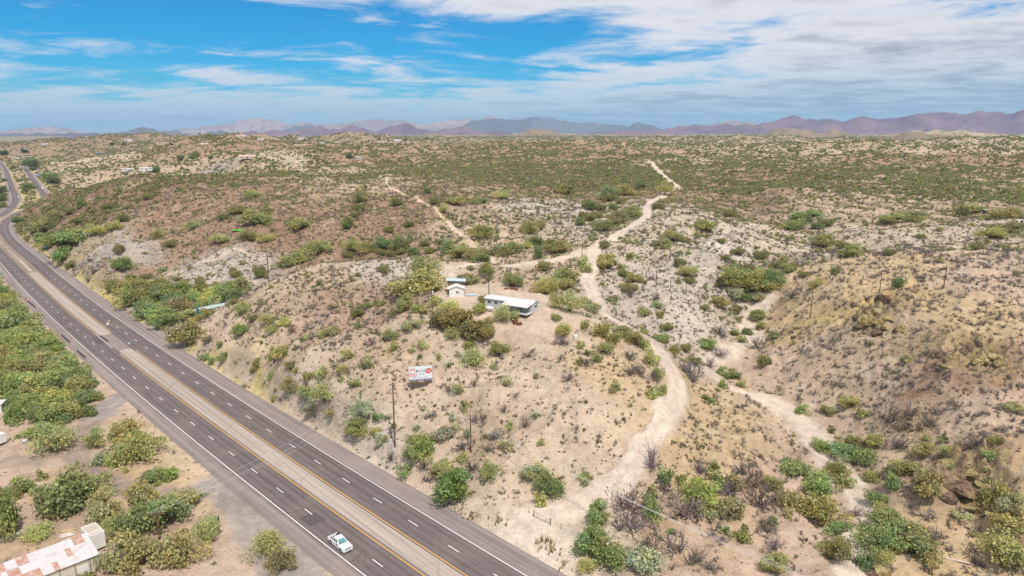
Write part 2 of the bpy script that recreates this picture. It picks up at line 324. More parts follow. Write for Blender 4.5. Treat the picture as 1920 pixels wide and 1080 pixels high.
# ------------------------------------------------------------------ soil tone and plant density, painted at points and blended over the land
PALE=(.46,.375,.295); WHITE=(.49,.425,.37); TAN=(.415,.31,.22); SAND=(.47,.365,.275); RED=(.35,.243,.178); BROWN=(.225,.14,.095); BRT=(.275,.178,.12); YEL=(.47,.345,.175)
YTN=(.46,.34,.21); GREY=(.41,.35,.30); GRW=(.44,.38,.325); PINK=(.45,.335,.255); DIRT=(.40,.285,.205); YPALE=(.53,.41,.265); REDT=(.30,.195,.13); ROCKG=(.36,.31,.275)
PAINT = [ # u, v, tone, low scrub, green shrubs
 (600,600,RED,.95,.25),(700,600,RED,.95,.3),(480,600,TAN,.8,.35),(540,640,TAN,.85,.3),(430,670,YPALE,.12,.1),(480,690,YPALE,.15,.1),(560,740,PALE,.3,.1),(640,800,PALE,.3,.1),(700,850,WHITE,.2,.1),(760,890,PINK,.2,.15),
 (640,690,TAN,.7,.25),(720,680,TAN,.6,.2),(620,530,TAN,.75,.35),(760,560,RED,.6,.4),(400,640,PINK,.3,.15),(560,560,TAN,.85,.35),
 (900,800,TAN,.3,.15),(1000,700,SAND,.22,.08),(1060,760,SAND,.3,.08),(960,880,SAND,.3,.15),(830,800,SAND,.3,.2),(800,740,SAND,.25,.12),(900,720,SAND,.3,.15),(1080,860,SAND,.35,.12),(1120,700,YTN,.3,.15),
 (880,560,SAND,0,0),(960,610,SAND,.02,0),(850,600,SAND,.1,.1),(1060,600,SAND,.15,.2),(960,520,TAN,.4,.4),(1040,500,TAN,.7,.3),(840,500,SAND,.1,.1),(720,500,GRW,.5,.3),
 (1150,640,TAN,.3,.4),(1230,520,GRW,.35,.2),(1280,600,GRW,.5,.3),(1200,580,GREY,.4,.3),(1350,470,WHITE,.85,.35),(1450,470,PALE,.75,.25),(1300,430,PALE,.6,.4),(1250,460,PALE,.6,.35),(1400,520,GREY,.6,.5),
 (1600,440,PALE,.6,.25),(1800,430,PALE,.6,.35),(1900,440,PALE,.5,.3),(1600,520,YTN,.35,.08),(1700,510,YTN,.35,.06),(1850,520,PINK,.4,.05),(1640,570,YEL,.4,.04),(1800,580,YTN,.45,.04),(1550,590,YEL,.3,.1),(1480,570,YTN,.35,.15),
 (1750,680,BRT,.7,.06),(1650,680,PINK,.6,.06),(1600,700,TAN,.55,.1),(1850,760,PINK,.5,.08),(1560,640,PINK,.5,.1),(1450,700,PINK,.15,.1),(1420,690,PINK,.1,.1),(1720,780,YTN,.5,.15),(1850,690,BRT,.6,.06),
 (1350,800,YTN,.45,.25),(1320,850,YTN,.4,.2),(1400,900,DIRT,.45,.35),(1300,1000,DIRT,.25,.4),(1500,950,PINK,.15,.2),(1450,1030,PINK,.1,.2),(1700,880,DIRT,.5,.35),(1750,1000,YTN,.3,.3),(1880,960,YTN,.3,.3),(1660,830,TAN,.5,.3),(1550,800,PINK,.2,.2),(1810,900,BRT,.3,.2),
 (1000,975,SAND,.03,.02),(1080,1000,PALE,.1,.2),(1000,930,SAND,.15,.1),(920,960,PALE,.15,.1),
 (200,370,BROWN,.5,.3),(300,420,BRT,.55,.22),(150,490,ROCKG,.12,.1),(185,470,ROCKG,.12,.1),(230,520,BRT,.2,.3),(260,345,BROWN,.4,.2),(90,400,BROWN,.4,.5),(400,440,BRT,.6,.25),(420,510,GREY,.5,.25),(380,520,GREY,.5,.3),(560,420,BRT,.75,.28),(700,420,BRT,.75,.28),(800,370,BRT,.65,.35),
 (640,470,BRT,.6,.4),(900,430,TAN,.7,.45),(1050,400,GRW,.55,.45),(1070,440,PALE,.6,.5),(1000,340,REDT,.6,.6),(1130,362,REDT,.5,.5),(500,360,REDT,.6,.35),(640,345,TAN,.5,.4),(960,460,TAN,.5,.6),(1150,340,BROWN,.5,.8),
 (900,310,REDT,.5,.7),(1100,290,REDT,.5,.8),(1350,300,TAN,.5,.75),(1550,320,REDT,.4,.35),(1420,380,BRT,.5,.5),(1480,345,BRT,.5,.4),(1350,360,REDT,.5,.6),(1700,340,TAN,.5,.5),(1800,300,REDT,.35,.3),(1500,285,TAN,.4,.8),(1700,390,TAN,.5,.5),(1560,370,PINK,.5,.45),(1850,370,TAN,.5,.6),
 (700,300,REDT,.5,.6),(1000,275,REDT,.5,.8),(1300,270,TAN,.5,.8),(1700,270,TAN,.5,.7),(1900,280,TAN,.5,.6),
 (100,315,TAN,.25,.55),(170,300,SAND,.15,.22),(230,306,TAN,.3,.45),(420,318,ROCKG,.6,.3),(560,308,PALE,.35,.22),(480,310,TAN,.5,.3),(320,322,TAN,.4,.45),(240,330,TAN,.4,.6),(480,324,REDT,.5,.5),(620,316,TAN,.5,.5),(390,262,REDT,.45,.7),(300,290,REDT,.4,.75),(600,290,REDT,.5,.5),(130,285,REDT,.3,.7),(50,275,REDT,.3,.6),(300,310,TAN,.4,.5),(500,280,REDT,.5,.5),
 (100,900,DIRT,.05,.05),(40,870,PINK,.04,.02),(320,860,YTN,.2,.05),(420,1000,PINK,.04,.02),(520,1060,PINK,.1,.02),(240,960,DIRT,.1,.1),(80,640,DIRT,.2,.5),(210,700,PINK,.1,.1),(20,550,DIRT,.2,.5),(370,880,YTN,.1,.05),(470,1060,PINK,.03,0),
]
pu, pv, ptone, pscrub, pgreen = zip(*PAINT)
pp = at(pu, pv); pA, pQ = logpol(pp[:, 0], pp[:, 1]); PV = np.concatenate([np.array(ptone), np.array(pscrub)[:, None], np.array(pgreen)[:, None]], 1)
def paint(a, q, X, Y):
    a = a + .02 * fbm(X / 30, Y / 30, 3, 5); q = q + .05 * fbm(X / 34, Y / 34, 3, 6)
    a = a.ravel(); q = q.ravel(); out = np.empty((len(a), 5), np.float32)
    for i in range(0, len(a), 30000):
        d = (a[i:i + 30000, None] - pA) ** 2 + ((q[i:i + 30000, None] - pQ) * .8) ** 2
        w = 1 / (d + 6e-5) ** 2.2; out[i:i + 30000] = (w @ PV) / w.sum(1, keepdims=True)
    return out
_ri = np.unique(np.concatenate([np.arange(0, NR, 2), [NR - 1]])); _ai = np.unique(np.concatenate([np.arange(0, 760, 2), np.arange(759, NA)]))
_gx, _gy = GX[np.ix_(_ri, _ai)], GY[np.ix_(_ri, _ai)]
pc = paint(GAw[np.ix_(_ri, _ai)], np.log(GR[np.ix_(_ri, _ai)] + 12), _gx, _gy).reshape(len(_ri), len(_ai), 5)
P5 = np.empty((NR, NA, 5), np.float32)
for c in range(5):
    t_ = np.stack([np.interp(np.arange(NA), _ai, r_) for r_ in pc[:, :, c]]); P5[:, :, c] = np.stack([np.interp(np.arange(NR), _ri, t_[:, j]) for j in range(NA)], 1)
tone = P5[:, :, :3] * np.array((.95, .955, .93), np.float32)
def blend(m, col):
    global tone
    tone = tone * (1 - m[..., None]) + np.array(col, np.float32) * m[..., None]
# far plain: greener with distance as scrub closes up
farg = smooth(1500, 4500, GR) * .75
blend(farg * (.55 + .45 * fbm(GX / 400, GY / 400, 3, 77)).clip(0, 1), (.21, .205, .115))
verge = (1 - smooth(2, 9, roadside)) * (np.abs(s_full := GX * RD[0] + GY * RD[1]) < 900)
blend(verge * .55, (.45, .355, .27))
strip = ((roadside > .2) & (roadside < 4.2)) * (fbm(GX / 14, GY / 14, 3, 62) > -.15) * (o_full > 0) * (s_full > 172)
blend(strip.astype(np.float32) * .8, (.46, .375, .15))
blend(MASKS['drive'] * .85, (.265, .205, .17)); blend(MASKS['apron'] * .95, (.285, .245, .22)); blend(MASKS['pad'] * .8, (.49, .385, .295)); blend(MASKS['track'], (.545, .45, .37)); blend(MASKS['path'] * .8, (.55, .43, .31)); blend(MASKS['wash'], (.53, .44, .36))
for _P in (TRACK, BRANCH):      # wheel ruts
    k_ = np.where(MASKS['track'] > .3); d_ = dist_poly(GX[k_], GY[k_], _P); rt = np.zeros(GX.shape, np.float32); rt[k_] = np.exp(-((d_ - .95) / .4) ** 2) * .6 * (d_ < 3); blend(rt, (.57, .47, .385)); rt[k_] = np.exp(-(d_ / .45) ** 2) * .35; blend(rt, (.43, .33, .25))
bare = np.maximum.reduce(list(MASKS.values()))

# ------------------------------------------------------------------ node helpers
class NT:
    def __init__(s, name):
        s.m = bpy.data.materials.new(name); s.m.use_nodes = True; s.N = s.m.node_tree.nodes; s.L = s.m.node_tree.links; s.N.clear()
        s.out = s.N.new('ShaderNodeOutputMaterial')
    def n(s, t, ins=None, **k):
        x = s.N.new(t)
        for a, v in k.items(): setattr(x, a, v)
        for a, v in (ins or {}).items(): s.set(x, a, v)
        return x
    def set(s, x, a, v):
        if isinstance(v, bpy.types.NodeSocket): s.L.new(v, x.inputs[a])
        elif isinstance(v, bpy.types.Node): s.L.new(v.outputs[0], x.inputs[a])
        else: x.inputs[a].default_value = v
    def math(s, op, a, b=None):
        x = s.n('ShaderNodeMath', operation=op); s.set(x, 0, a)
        if b is not None: s.set(x, 1, b)
        return x.outputs[0]
    def mix(s, f, a, b, mode='MIX'):
        x = s.n('ShaderNodeMix', data_type='RGBA', blend_type=mode); s.set(x, 'Factor', f); s.set(x, 'A', a); s.set(x, 'B', b); return x.outputs['Result']
    def noise(s, vec, scale, det=4, rough=.55, dist=0):
        return s.n('ShaderNodeTexNoise', {'Vector': vec, 'Scale': scale, 'Detail': det, 'Roughness': rough, 'Distortion': dist}).outputs['Fac']
    def ramp(s, f, lo, hi, a=0., b=1.):
        x = s.n('ShaderNodeMapRange', interpolation_type='SMOOTHSTEP'); s.set(x, 0, f); x.inputs[1].default_value = lo; x.inputs[2].default_value = hi; x.inputs[3].default_value = a; x.inputs[4].default_value = b
        return x.outputs[0]
    def bsdf(s, col, rough=.9, spec=.2, bump=None, bd=.1, bs=1.0, **k):
        b = s.n('ShaderNodeBsdfPrincipled'); s.set(b, 'Base Color', col); s.set(b, 'Roughness', rough); b.inputs['Specular IOR Level'].default_value = spec
        for a, v in k.items(): s.set(b, a, v)
        if bump is not None:
            bp = s.n('ShaderNodeBump', {'Height': bump, 'Strength': bs, 'Distance': bd}); s.L.new(bp.outputs[0], b.inputs['Normal'])
        s.L.new(b.outputs[0], s.out.inputs[0]); return s.m
def rgba(c): return (c[0], c[1], c[2], 1.0)

def ground_material():
    t = NT('desert_soil'); pos = t.n('ShaderNodeNewGeometry').outputs['Position']
    col = t.n('ShaderNodeAttribute', attribute_name='tone').outputs['Color']
    bare_ = t.n('ShaderNodeAttribute', attribute_name='bare').outputs['Fac']; scr = t.n('ShaderNodeAttribute', attribute_name='scrub').outputs['Fac']
    rocky = t.n('ShaderNodeAttribute', attribute_name='rocky').outputs['Fac']; green = t.n('ShaderNodeAttribute', attribute_name='green').outputs['Fac']
    a = t.noise(pos, .06, 6, .6); b = t.noise(pos, .45, 5, .6, .4); c = t.noise(pos, 2.2, 4, .6)
    k = t.math('ADD', t.math('MULTIPLY', a, .5), t.math('ADD', t.math('MULTIPLY', b, .55), t.math('MULTIPLY', c, .4)))
    k = t.ramp(k, .48, .98, .70, 1.28)
    kk = t.n('ShaderNodeCombineColor', {0: k, 1: k, 2: k}).outputs[0]
    c1 = t.mix(1.0, col, kk, 'MULTIPLY')
    # dry grass bleaching and pale caliche blotches
    c1 = t.mix(t.math('MULTIPLY', t.ramp(t.noise(pos, .16, 5, .62), .52, .68), .35), c1, (.55, .46, .36, 1))
    c1 = t.mix(t.math('MULTIPLY', t.ramp(t.noise(pos, .28, 5, .65, 1.), .55, .7), t.math('MULTIPLY', t.math('SUBTRACT', 1.0, bare_), .3)), c1, (.34, .24, .13, 1))
    # litter, pebbles and small plants between the shrubs
    v = t.n('ShaderNodeTexVoronoi', {'Vector': pos, 'Scale': 1.25, 'Randomness': 1.0}); d = v.outputs['Distance']
    sp = t.math('MULTIPLY', t.ramp(d, .34, .18), t.ramp(t.noise(pos, .35, 3, .6), .36, .55))
    sp = t.math('MULTIPLY', sp, t.math('MULTIPLY', t.math('SUBTRACT', 1.0, bare_), t.math('MINIMUM', t.math('MULTIPLY', scr, .95), .75)))
    c1 = t.mix(sp, c1, (.135, .105, .075, 1))
    v2 = t.n('ShaderNodeTexVoronoi', {'Vector': pos, 'Scale': 4.0, 'Randomness': 1.0})
    peb = t.math('MULTIPLY', t.ramp(v2.outputs['Distance'], .30, .16), t.math('MULTIPLY', t.ramp(t.noise(pos, .8, 2, .5), .45, .62), t.math('SUBTRACT', .55, t.math('MULTIPLY', bare_, .4))))
    c1 = t.mix(t.math('MULTIPLY', peb, .8), c1, t.mix(t.n('ShaderNodeSeparateColor', {0: v2.outputs['Color']}).outputs[0], (.20, .15, .12, 1), (.55, .47, .40, 1)))
    # far off, where single plants are no longer built: scrub colour in the soil itself
    dist = t.n('ShaderNodeVectorMath', {0: pos}, operation='LENGTH').outputs['Value']
    vf = t.n('ShaderNodeTexVoronoi', {'Vector': pos, 'Scale': .085, 'Randomness': 1.0}).outputs['Distance']
    fm = t.math('MULTIPLY', t.ramp(vf, .55, .25), t.ramp(t.noise(pos, .012, 4, .6), .34, .55))
    fm = t.math('MULTIPLY', fm, t.math('MULTIPLY', t.ramp(dist, 1500., 3000.), .8))
    c1 = t.mix(fm, c1, (.105, .125, .05, 1))
    # broken rock
    rn = t.noise(pos, .9, 8, .72, .6)
    c1 = t.mix(t.math('MULTIPLY', rocky, t.ramp(rn, .40, .56)), c1, (.42, .33, .17, 1)); c1 = t.mix(t.math('MULTIPLY', rocky, t.ramp(rn, .50, .36)), c1, (.20, .13, .10, 1))
    h = t.math('ADD', t.math('MULTIPLY', b, 1.7), t.math('ADD', t.math('MULTIPLY', c, .7), t.math('ADD', t.math('MULTIPLY', peb, .12), t.math('MULTIPLY', rocky, t.math('MULTIPLY', rn, 4.0)))))
    return t.bsdf(c1, .95, .1, h, .35, .9)
M = {'soil': ground_material()}

# ------------------------------------------------------------------ the land as one sheet, split where the dirt roads and the wash run
rocky = np.zeros(GX.shape, np.float32)
for u, v, rad in ((1645, 590, 13), (1840, 660, 10), (1810, 880, 9.5), (1700, 650, 8), (165, 475, 20), (205, 500, 14), (1720, 650, 7), (240, 345, 16)):
    p = at1(u, v); rocky = np.maximum(rocky, (1 - smooth(rad * .35, rad, np.hypot(GX - p[0], GY - p[1]) + 3 * fbm(GX / 5, GY / 5, 3, 66))) * .85)
def sheet(name, sel, ring=True):
    """quads of the polar grid where sel (NR-1, NA) is true"""
    i, j = np.where(sel); j2 = (j + 1) % NA
    q = np.stack([i * NA + j, i * NA + j2, (i + 1) * NA + j2, (i + 1) * NA + j], 1)
    us, inv = np.unique(q.ravel(), return_inverse=True); q = inv.reshape(-1, 4)[:, ::-1]
    me = bpy.data.meshes.new(name); nv, nf = len(us), len(q)
    me.vertices.add(nv); co = np.stack([GX.ravel()[us], GY.ravel()[us], GZ.ravel()[us]], 1).astype(np.float32); me.vertices.foreach_set('co', co.ravel())
    me.loops.add(nf * 4); me.polygons.add(nf); me.loops.foreach_set('vertex_index', q.ravel().astype(np.int32)); me.polygons.foreach_set('loop_start', (np.arange(nf) * 4).astype(np.int32))
    me.polygons.foreach_set('use_smooth', np.ones(nf, bool)); me.update(calc_edges=True)
    def attr(n, arr, tp='FLOAT'):
        a = me.attributes.new(n, tp, 'POINT'); a.data.foreach_set('color' if tp == 'FLOAT_COLOR' else 'value', arr.astype(np.float32).ravel())
    tn = tone.reshape(-1, 3)[us]; attr('tone', np.concatenate([tn, np.ones((nv, 1))], 1), 'FLOAT_COLOR')
    attr('bare', bare.ravel()[us]); attr('scrub', P5[:, :, 3].ravel()[us]); attr('green', P5[:, :, 4].ravel()[us]); attr('rocky', rocky.ravel()[us])
    me.materials.append(M['soil']); o = bpy.data.objects.new(name, me); COL.objects.link(o); o['kind'] = 'structure'; return o
def fmask(m): return (m[:-1] + m[1:] + np.roll(m[:-1], -1, 1) + np.roll(m[1:], -1, 1)) / 4 > .5
ft = fmask(MASKS['track']); fp = fmask(MASKS['path']) & ~ft; fw = fmask(MASKS['wash']) & ~ft & ~fp; fd = fmask(MASKS['drive']) & ~ft & ~fp & ~fw; fa = fmask(MASKS['apron']) & ~(ft | fp | fw | fd)
sheet('dirt_road', ft); sheet('dirt_path', fp); sheet('dry_wash', fw); sheet('dirt_driveway', fd); sheet('paved_apron', fa); sheet('ground', ~(ft | fp | fw | fd | fa))

# ------------------------------------------------------------------ distant mountains: ridged height fields standing on the plain
def mountain_material(name, c1, c2, sc):
    t = NT(name); pos = t.n('ShaderNodeNewGeometry').outputs['Position']
    n = t.noise(pos, sc, 8, .62, .5); n2 = t.noise(pos, sc * 6, 5, .6)
    c = t.mix(t.ramp(n, .38, .62), rgba(c1), rgba(c2)); c = t.mix(t.math('MULTIPLY', t.ramp(n2, .48, .6), .5), c, (.13, .13, .08, 1))
    return t.bsdf(c, .95, .1)
MM = [mountain_material('mountain_rock', (.215, .15, .195), (.14, .11, .165), .0025), mountain_material('hill_scrub', (.26, .195, .14), (.20, .165, .105), .006), mountain_material('pale_mountain_rock', (.36, .27, .25), (.27, .20, .20), .0012), mountain_material('dark_mountain_rock', (.155, .16, .20), (.115, .12, .155), .001), mountain_material('bare_yellow_hill', (.42, .33, .21), (.33, .265, .16), .004)]  # blue-grey rock: cloud shadow over the blue range put into its colour
def ridge(name, D, prof, mat, seed, steep=.42, rough=.5, nu=None, base=20.0, fr=None):
    u = np.array([p[0] for p in prof], float); v = np.array([p[1] for p in prof], float)
    X, Y, Z = ray(u, v); az = np.arctan2(X, Y); hz = CAM_H + D * Z / np.hypot(X, Y)
    hm = max(hz) - base; n = nu or int(min(260, max(40, (az[-1] - az[0]) * D / (hm * .12)))); half = hm / steep
    # smooth interpolation of the skyline
    A = np.linspace(az[0], az[-1], n); C = np.interp(A, az, hz)
    C = C + (hm * .13) * fbm(A * D / (hm * .9), A * 0 + seed, 4, seed) * np.minimum(1, np.minimum(A - A[0], A[-1] - A) / (A[-1] - A[0]) * 8)
    nt_ = 46; T = np.linspace(-1, 1, nt_); AA, TTt = np.meshgrid(A, T); CC = np.broadcast_to(C, AA.shape)
    lat = AA * D; dep = TTt * half
    sp = ridged(lat / (hm * 1.15) + .35 * fbm(lat / hm, dep / hm, 2, seed + 9), dep / (hm * 2.6), 4, seed)
    wav = .12 * fbm(lat / (hm * 2.5), dep * 0 + 3.3, 3, seed + 3)
    fall = np.clip(1 - np.abs(TTt + wav * (1 - np.abs(TTt))), 0, 1) ** 1.15
    hgt = np.maximum((CC - base), 0) * fall * (1 + rough * (sp - .6) * (1 - fall) * 2.2) 
    Rr = D + dep; x = Rr * np.sin(AA); y = Rr * np.cos(AA); z = base + hgt - 6 - np.where(np.abs(TTt) > .97, 30, 0)
    q = (np.arange(nt_ - 1)[:, None] * n + np.arange(n - 1)).ravel(); F = np.stack([q, q + 1, q + n + 1, q + n], 1)
    me = bpy.data.meshes.new(name); me.from_pydata(np.stack([x, y, z], -1).reshape(-1, 3).tolist(), [], F.tolist()); me.polygons.foreach_set('use_smooth', np.ones(len(F), bool))
    me.materials.append(MM[mat]); o = bpy.data.objects.new(name, me); COL.objects.link(o); o['kind'] = 'structure'; return o
ridge('distant_mountains', 16500, [(-140,247),(0,246),(25,243),(60,238),(100,237),(130,240),(150,246),(180,248)], 2, 1)
ridge('distant_mountains', 17000, [(240,248),(300,246),(335,241),(380,237),(420,233),(445,226),(475,222),(510,224),(545,231),(580,229),(620,233),(665,227),(690,223),(720,225),(745,224),(770,228),(800,231),(830,226),(870,222),(920,219),(960,222),(1000,228),(1040,240),(1060,247)], 2, 2)
ridge('distant_mountains', 12500, [(820,247),(850,240),(880,229),(905,224),(935,221),(962,223),(1010,219),(1040,223),(1065,228),(1080,227),(1110,230),(1150,232),(1178,236),(1190,231),(1222,232),(1232,238),(1250,246)], 3, 3)
ridge('distant_mountains', 16000, [(1300,245),(1340,231),(1365,224),(1385,225),(1410,230),(1440,240),(1460,246)], 2, 4)
ridge('distant_mountains', 11500, [(500,248),(525,244),(555,236),(575,232),(590,236),(610,246)], 3, 5)
ridge('mountain_range', 7750, [(-200,247),(-60,248),(0,249),(110,249),(215,248),(235,246),(250,240),(265,237),(282,240),(305,245),(328,242),(345,248),(360,250)], 3, 6)
ridge('mountain_range', 6250, [(420,251),(440,249),(480,244),(520,243),(545,246),(562,243),(600,234),(622,239),(640,241),(656,233),(663,230.5),(672,235),(690,244),(702,245),(728,236),(750,231),(766,230),(785,238),(812,246),(840,241),(866,235),(885,240),(905,247),(930,243),(960,248)], 0, 7)
ridge('mountain_range', 7000, [(1080,249),(1150,244),(1240,240),(1280,234),(1335,232),(1420,232),(1450,226),(1475,219),(1490,217.5),(1510,220),(1540,223),(1562,220),(1580,223),(1605,219),(1625,220),(1660,220.5),(1690,217),(1720,211),(1745,210),(1780,212),(1830,209),(1880,206),(1925,205),(2000,204),(2100,212),(2200,240)], 0, 8, .36)
ridge('foothill', 6500, [(380,250),(400,245),(411,242.5),(425,246),(440,250)], 3, 9)
ridge('foothill', 5200, [(30,262),(110,254),(190,252),(226,247),(260,254),(330,257),(420,262)], 0, 10, .35)
ridge('foothill', 4500, [(950,252),(985,245),(1000,240),(1012,237.5),(1026,241),(1045,246),(1062,252)], 1, 11)
ridge('foothill', 5200, [(770,254),(800,248),(812,246.5),(830,250),(850,255)], 1, 12)
ridge('foothill', 3800, [(1400,258),(1430,250),(1455,241),(1480,236),(1508,240),(1530,246),(1560,241),(1585,246),(1610,256)], 1, 13)
ridge('foothill', 4400, [(1640,254),(1690,248),(1720,243),(1790,242),(1840,246),(1900,250),(1960,255)], 4, 14, .3)
ridge('foothill', 2700, [(1630,272),(1660,257),(1690,247),(1722,242),(1750,247),(1790,258),(1820,272)], 1, 15)
# ------------------------------------------------------------------ mesh builder
class MB:
    def __init__(s): s.v = []; s.f = []; s.mi = []
    def quadstrip(s, A, B, mi=0):
        b = len(s.v); n = len(A)
        for a, c in zip(A, B): s.v.append(tuple(a)); s.v.append(tuple(c))
        for i in range(n - 1): s.f.append((b + 2 * i, b + 2 * i + 1, b + 2 * i + 3, b + 2 * i + 2)); s.mi.append(mi)
    def poly(s, P, mi=0):
        b = len(s.v); s.v += [tuple(p) for p in P]; s.f.append(tuple(range(b, b + len(P)))); s.mi.append(mi)
    def hexa(s, P, mi=0):      # 8 corners: bottom 4 ccw, top 4 ccw
        b = len(s.v); s.v += [tuple(p) for p in P]
        for q in ((3, 2, 1, 0), (4, 5, 6, 7), (0, 1, 5, 4), (1, 2, 6, 5), (2, 3, 7, 6), (3, 0, 4, 7)): s.f.append(tuple(b + i for i in q)); s.mi.append(mi)
    def box(s, c, d, rz=0., mi=0, taper=1.0):
        cx, cy, cz = c; hx, hy, hz = d[0] / 2, d[1] / 2, d[2] / 2; ca, sa = math.cos(rz), math.sin(rz); P = []
        for z, k in ((-hz, 1.), (hz, taper)):
            for x, y in ((-hx, -hy), (hx, -hy), (hx, hy), (-hx, hy)): P.append((cx + (x * ca - y * sa) * k, cy + (x * sa + y * ca) * k, cz + z))
        s.hexa(P, mi)
    def tube(s, p0, p1, r0, r1=None, n=6, mi=0, cap=True):
        r1 = r0 if r1 is None else r1; p0 = np.array(p0, float); p1 = np.array(p1, float); d = p1 - p0; L = np.linalg.norm(d)
        if L < 1e-6: return
        d /= L; a = np.cross(d, (0, 0, 1) if abs(d[2]) < .9 else (1, 0, 0)); a /= np.linalg.norm(a); c = np.cross(d, a); b = len(s.v)
        for p, r in ((p0, r0), (p1, r1)):
            for k in range(n): t = 2 * math.pi * k / n; s.v.append(tuple(p + (a * math.cos(t) + c * math.sin(t)) * r))
        for k in range(n): s.f.append((b + k, b + (k + 1) % n, b + n + (k + 1) % n, b + n + k)); s.mi.append(mi)
        if cap: s.f.append(tuple(b + n + k for k in range(n))); s.mi.append(mi); s.f.append(tuple(b + n - 1 - k for k in range(n))); s.mi.append(mi)
    def lathe(s, prof, c=(0, 0, 0), n=12, mi=0):   # (r, z) pairs
        b = len(s.v)
        for r, z in prof:
            for k in range(n): t = 2 * math.pi * k / n; s.v.append((c[0] + r * math.cos(t), c[1] + r * math.sin(t), c[2] + z))
        for i in range(len(prof) - 1):
            for k in range(n): s.f.append((b + i * n + k, b + i * n + (k + 1) % n, b + (i + 1) * n + (k + 1) % n, b + (i + 1) * n + k)); s.mi.append(mi)
        s.f.append(tuple(b + (len(prof) - 1) * n + k for k in range(n))); s.mi.append(mi)
        s.f.append(tuple(b + n - 1 - k for k in range(n))); s.mi.append(mi)
    def mesh(s, name, mats, smooth_=False):
        me = bpy.data.meshes.new(name); me.from_pydata(s.v, [], s.f)
        for m in (mats if isinstance(mats, (list, tuple)) else [mats]): me.materials.append(m)
        me.polygons.foreach_set('material_index', s.mi)
        if smooth_: me.polygons.foreach_set('use_smooth', [True] * len(s.f))
        me.update(); return me
    def build(s, name, mats, parent=None, smooth_=False):
        o = bpy.data.objects.new(name, s.mesh(name, mats, smooth_)); COL.objects.link(o)
        if parent is not None: o.parent = parent
        return o
def tag(o, label=None, cat=None, group=None, kind=None):
    if label: o['label'] = label
    if cat: o['category'] = cat
    if group: o['group'] = group
    if kind: o['kind'] = kind
    return o
def empty(name, loc, rz=0., label=None, cat=None, group=None):
    o = bpy.data.objects.new(name, None); o.empty_display_size = .3; COL.objects.link(o); o.location = loc; o.rotation_euler = (0, 0, rz)
    return tag(o, label, cat, group)
def plain(name, col, rough=.7, spec=.3, var=.12, sc=1.5, dirt=None, metallic=0., bumpd=0.):
    t = NT(name); tc = t.n('ShaderNodeTexCoord').outputs['Object']; n = t.noise(tc, sc, 5, .6)
    c = t.mix(n, rgba([x * (1 - var) for x in col]), rgba([min(1, x * (1 + var)) for x in col]))
    if dirt: c = t.mix(t.math('MULTIPLY', t.ramp(t.noise(tc, sc * .6, 6, .65), .48, .68), dirt[1]), c, rgba(dirt[0]))
    m = t.bsdf(c, rough, spec, n if bumpd else None, bumpd); 
    if metallic: t.N['Principled BSDF'].inputs['Metallic'].default_value = metallic
    return m

# ------------------------------------------------------------------ highway
def asphalt(name, c, wear, blotch):
    t = NT(name); pos = t.n('ShaderNodeNewGeometry').outputs['Position']
    al = t.n('ShaderNodeAttribute', attribute_name='along').outputs['Fac']; ac = t.n('ShaderNodeAttribute', attribute_name='across').outputs['Fac']
    v = t.n('ShaderNodeCombineXYZ', {0: t.math('MULTIPLY', al, .012), 1: t.math('MULTIPLY', ac, 1.1), 2: 0.0}).outputs[0]
    streak = t.noise(v, 1.0, 4, .6); fine = t.noise(pos, 9, 3, .7); big = t.noise(pos, .12, 5, .6)
    col = t.mix(t.ramp(streak, .35, .65), rgba([x * .82 for x in c]), rgba([x * 1.2 for x in c]))
    # wheel paths polished a little paler
    w = t.math('ABSOLUTE', t.math('SINE', t.math('MULTIPLY', t.math('ADD', ac, 0.0), 1.68)))
    col = t.mix(t.math('MULTIPLY', t.ramp(w, .6, 1.), wear), col, rgba([x * 1.45 for x in c]))
    col = t.mix(t.math('MULTIPLY', t.ramp(big, .45, .7), blotch), col, (.30, .25, .21, 1))
    col = t.mix(t.math('MULTIPLY', fine, .25), col, (.05, .045, .04, 1), 'MULTIPLY') if False else col
    cr = t.n('ShaderNodeTexVoronoi', {'Vector': pos, 'Scale': .13, 'Randomness': 1.0}, feature='DISTANCE_TO_EDGE').outputs['Distance']
    wob = t.math('ADD', cr, t.math('MULTIPLY', t.math('SUBTRACT', t.noise(pos, 1.2, 3, .6), .5), .05))
    col = t.mix(t.math('MULTIPLY', t.ramp(wob, .016, .004), .4), col, rgba([x * .55 for x in c]))
    return t.bsdf(col, .85, .3, fine, .01)
M['asphalt'] = asphalt('asphalt', (.118, .094, .090), .5, .16); M['shoulder'] = asphalt('old_asphalt', (.225, .185, .17), .0, .45)
M['median'] = asphalt('median_paving', (.36, .30, .255), .0, .3)
def paint_mat(name, c):
    t = NT(name); pos = t.n('ShaderNodeNewGeometry').outputs['Position']; n = t.noise(pos, 3.5, 5, .7)
    return t.bsdf(t.mix(t.math('MULTIPLY', t.ramp(n, .42, .62), .35), rgba(c), (.3, .26, .23, 1)), .6, .3)
M['white_line'] = paint_mat('white_road_paint', (.72, .69, .66)); M['yellow_line'] = paint_mat('yellow_road_paint', (.66, .36, .075))
def frame_of(P):
    d = np.gradient(P, axis=0); d /= np.linalg.norm(d, axis=1)[:, None]; n = np.stack([d[:, 1], -d[:, 0]], 1)
    s = np.concatenate([[0], np.cumsum(np.linalg.norm(np.diff(P, axis=0), axis=1))]); return n, s
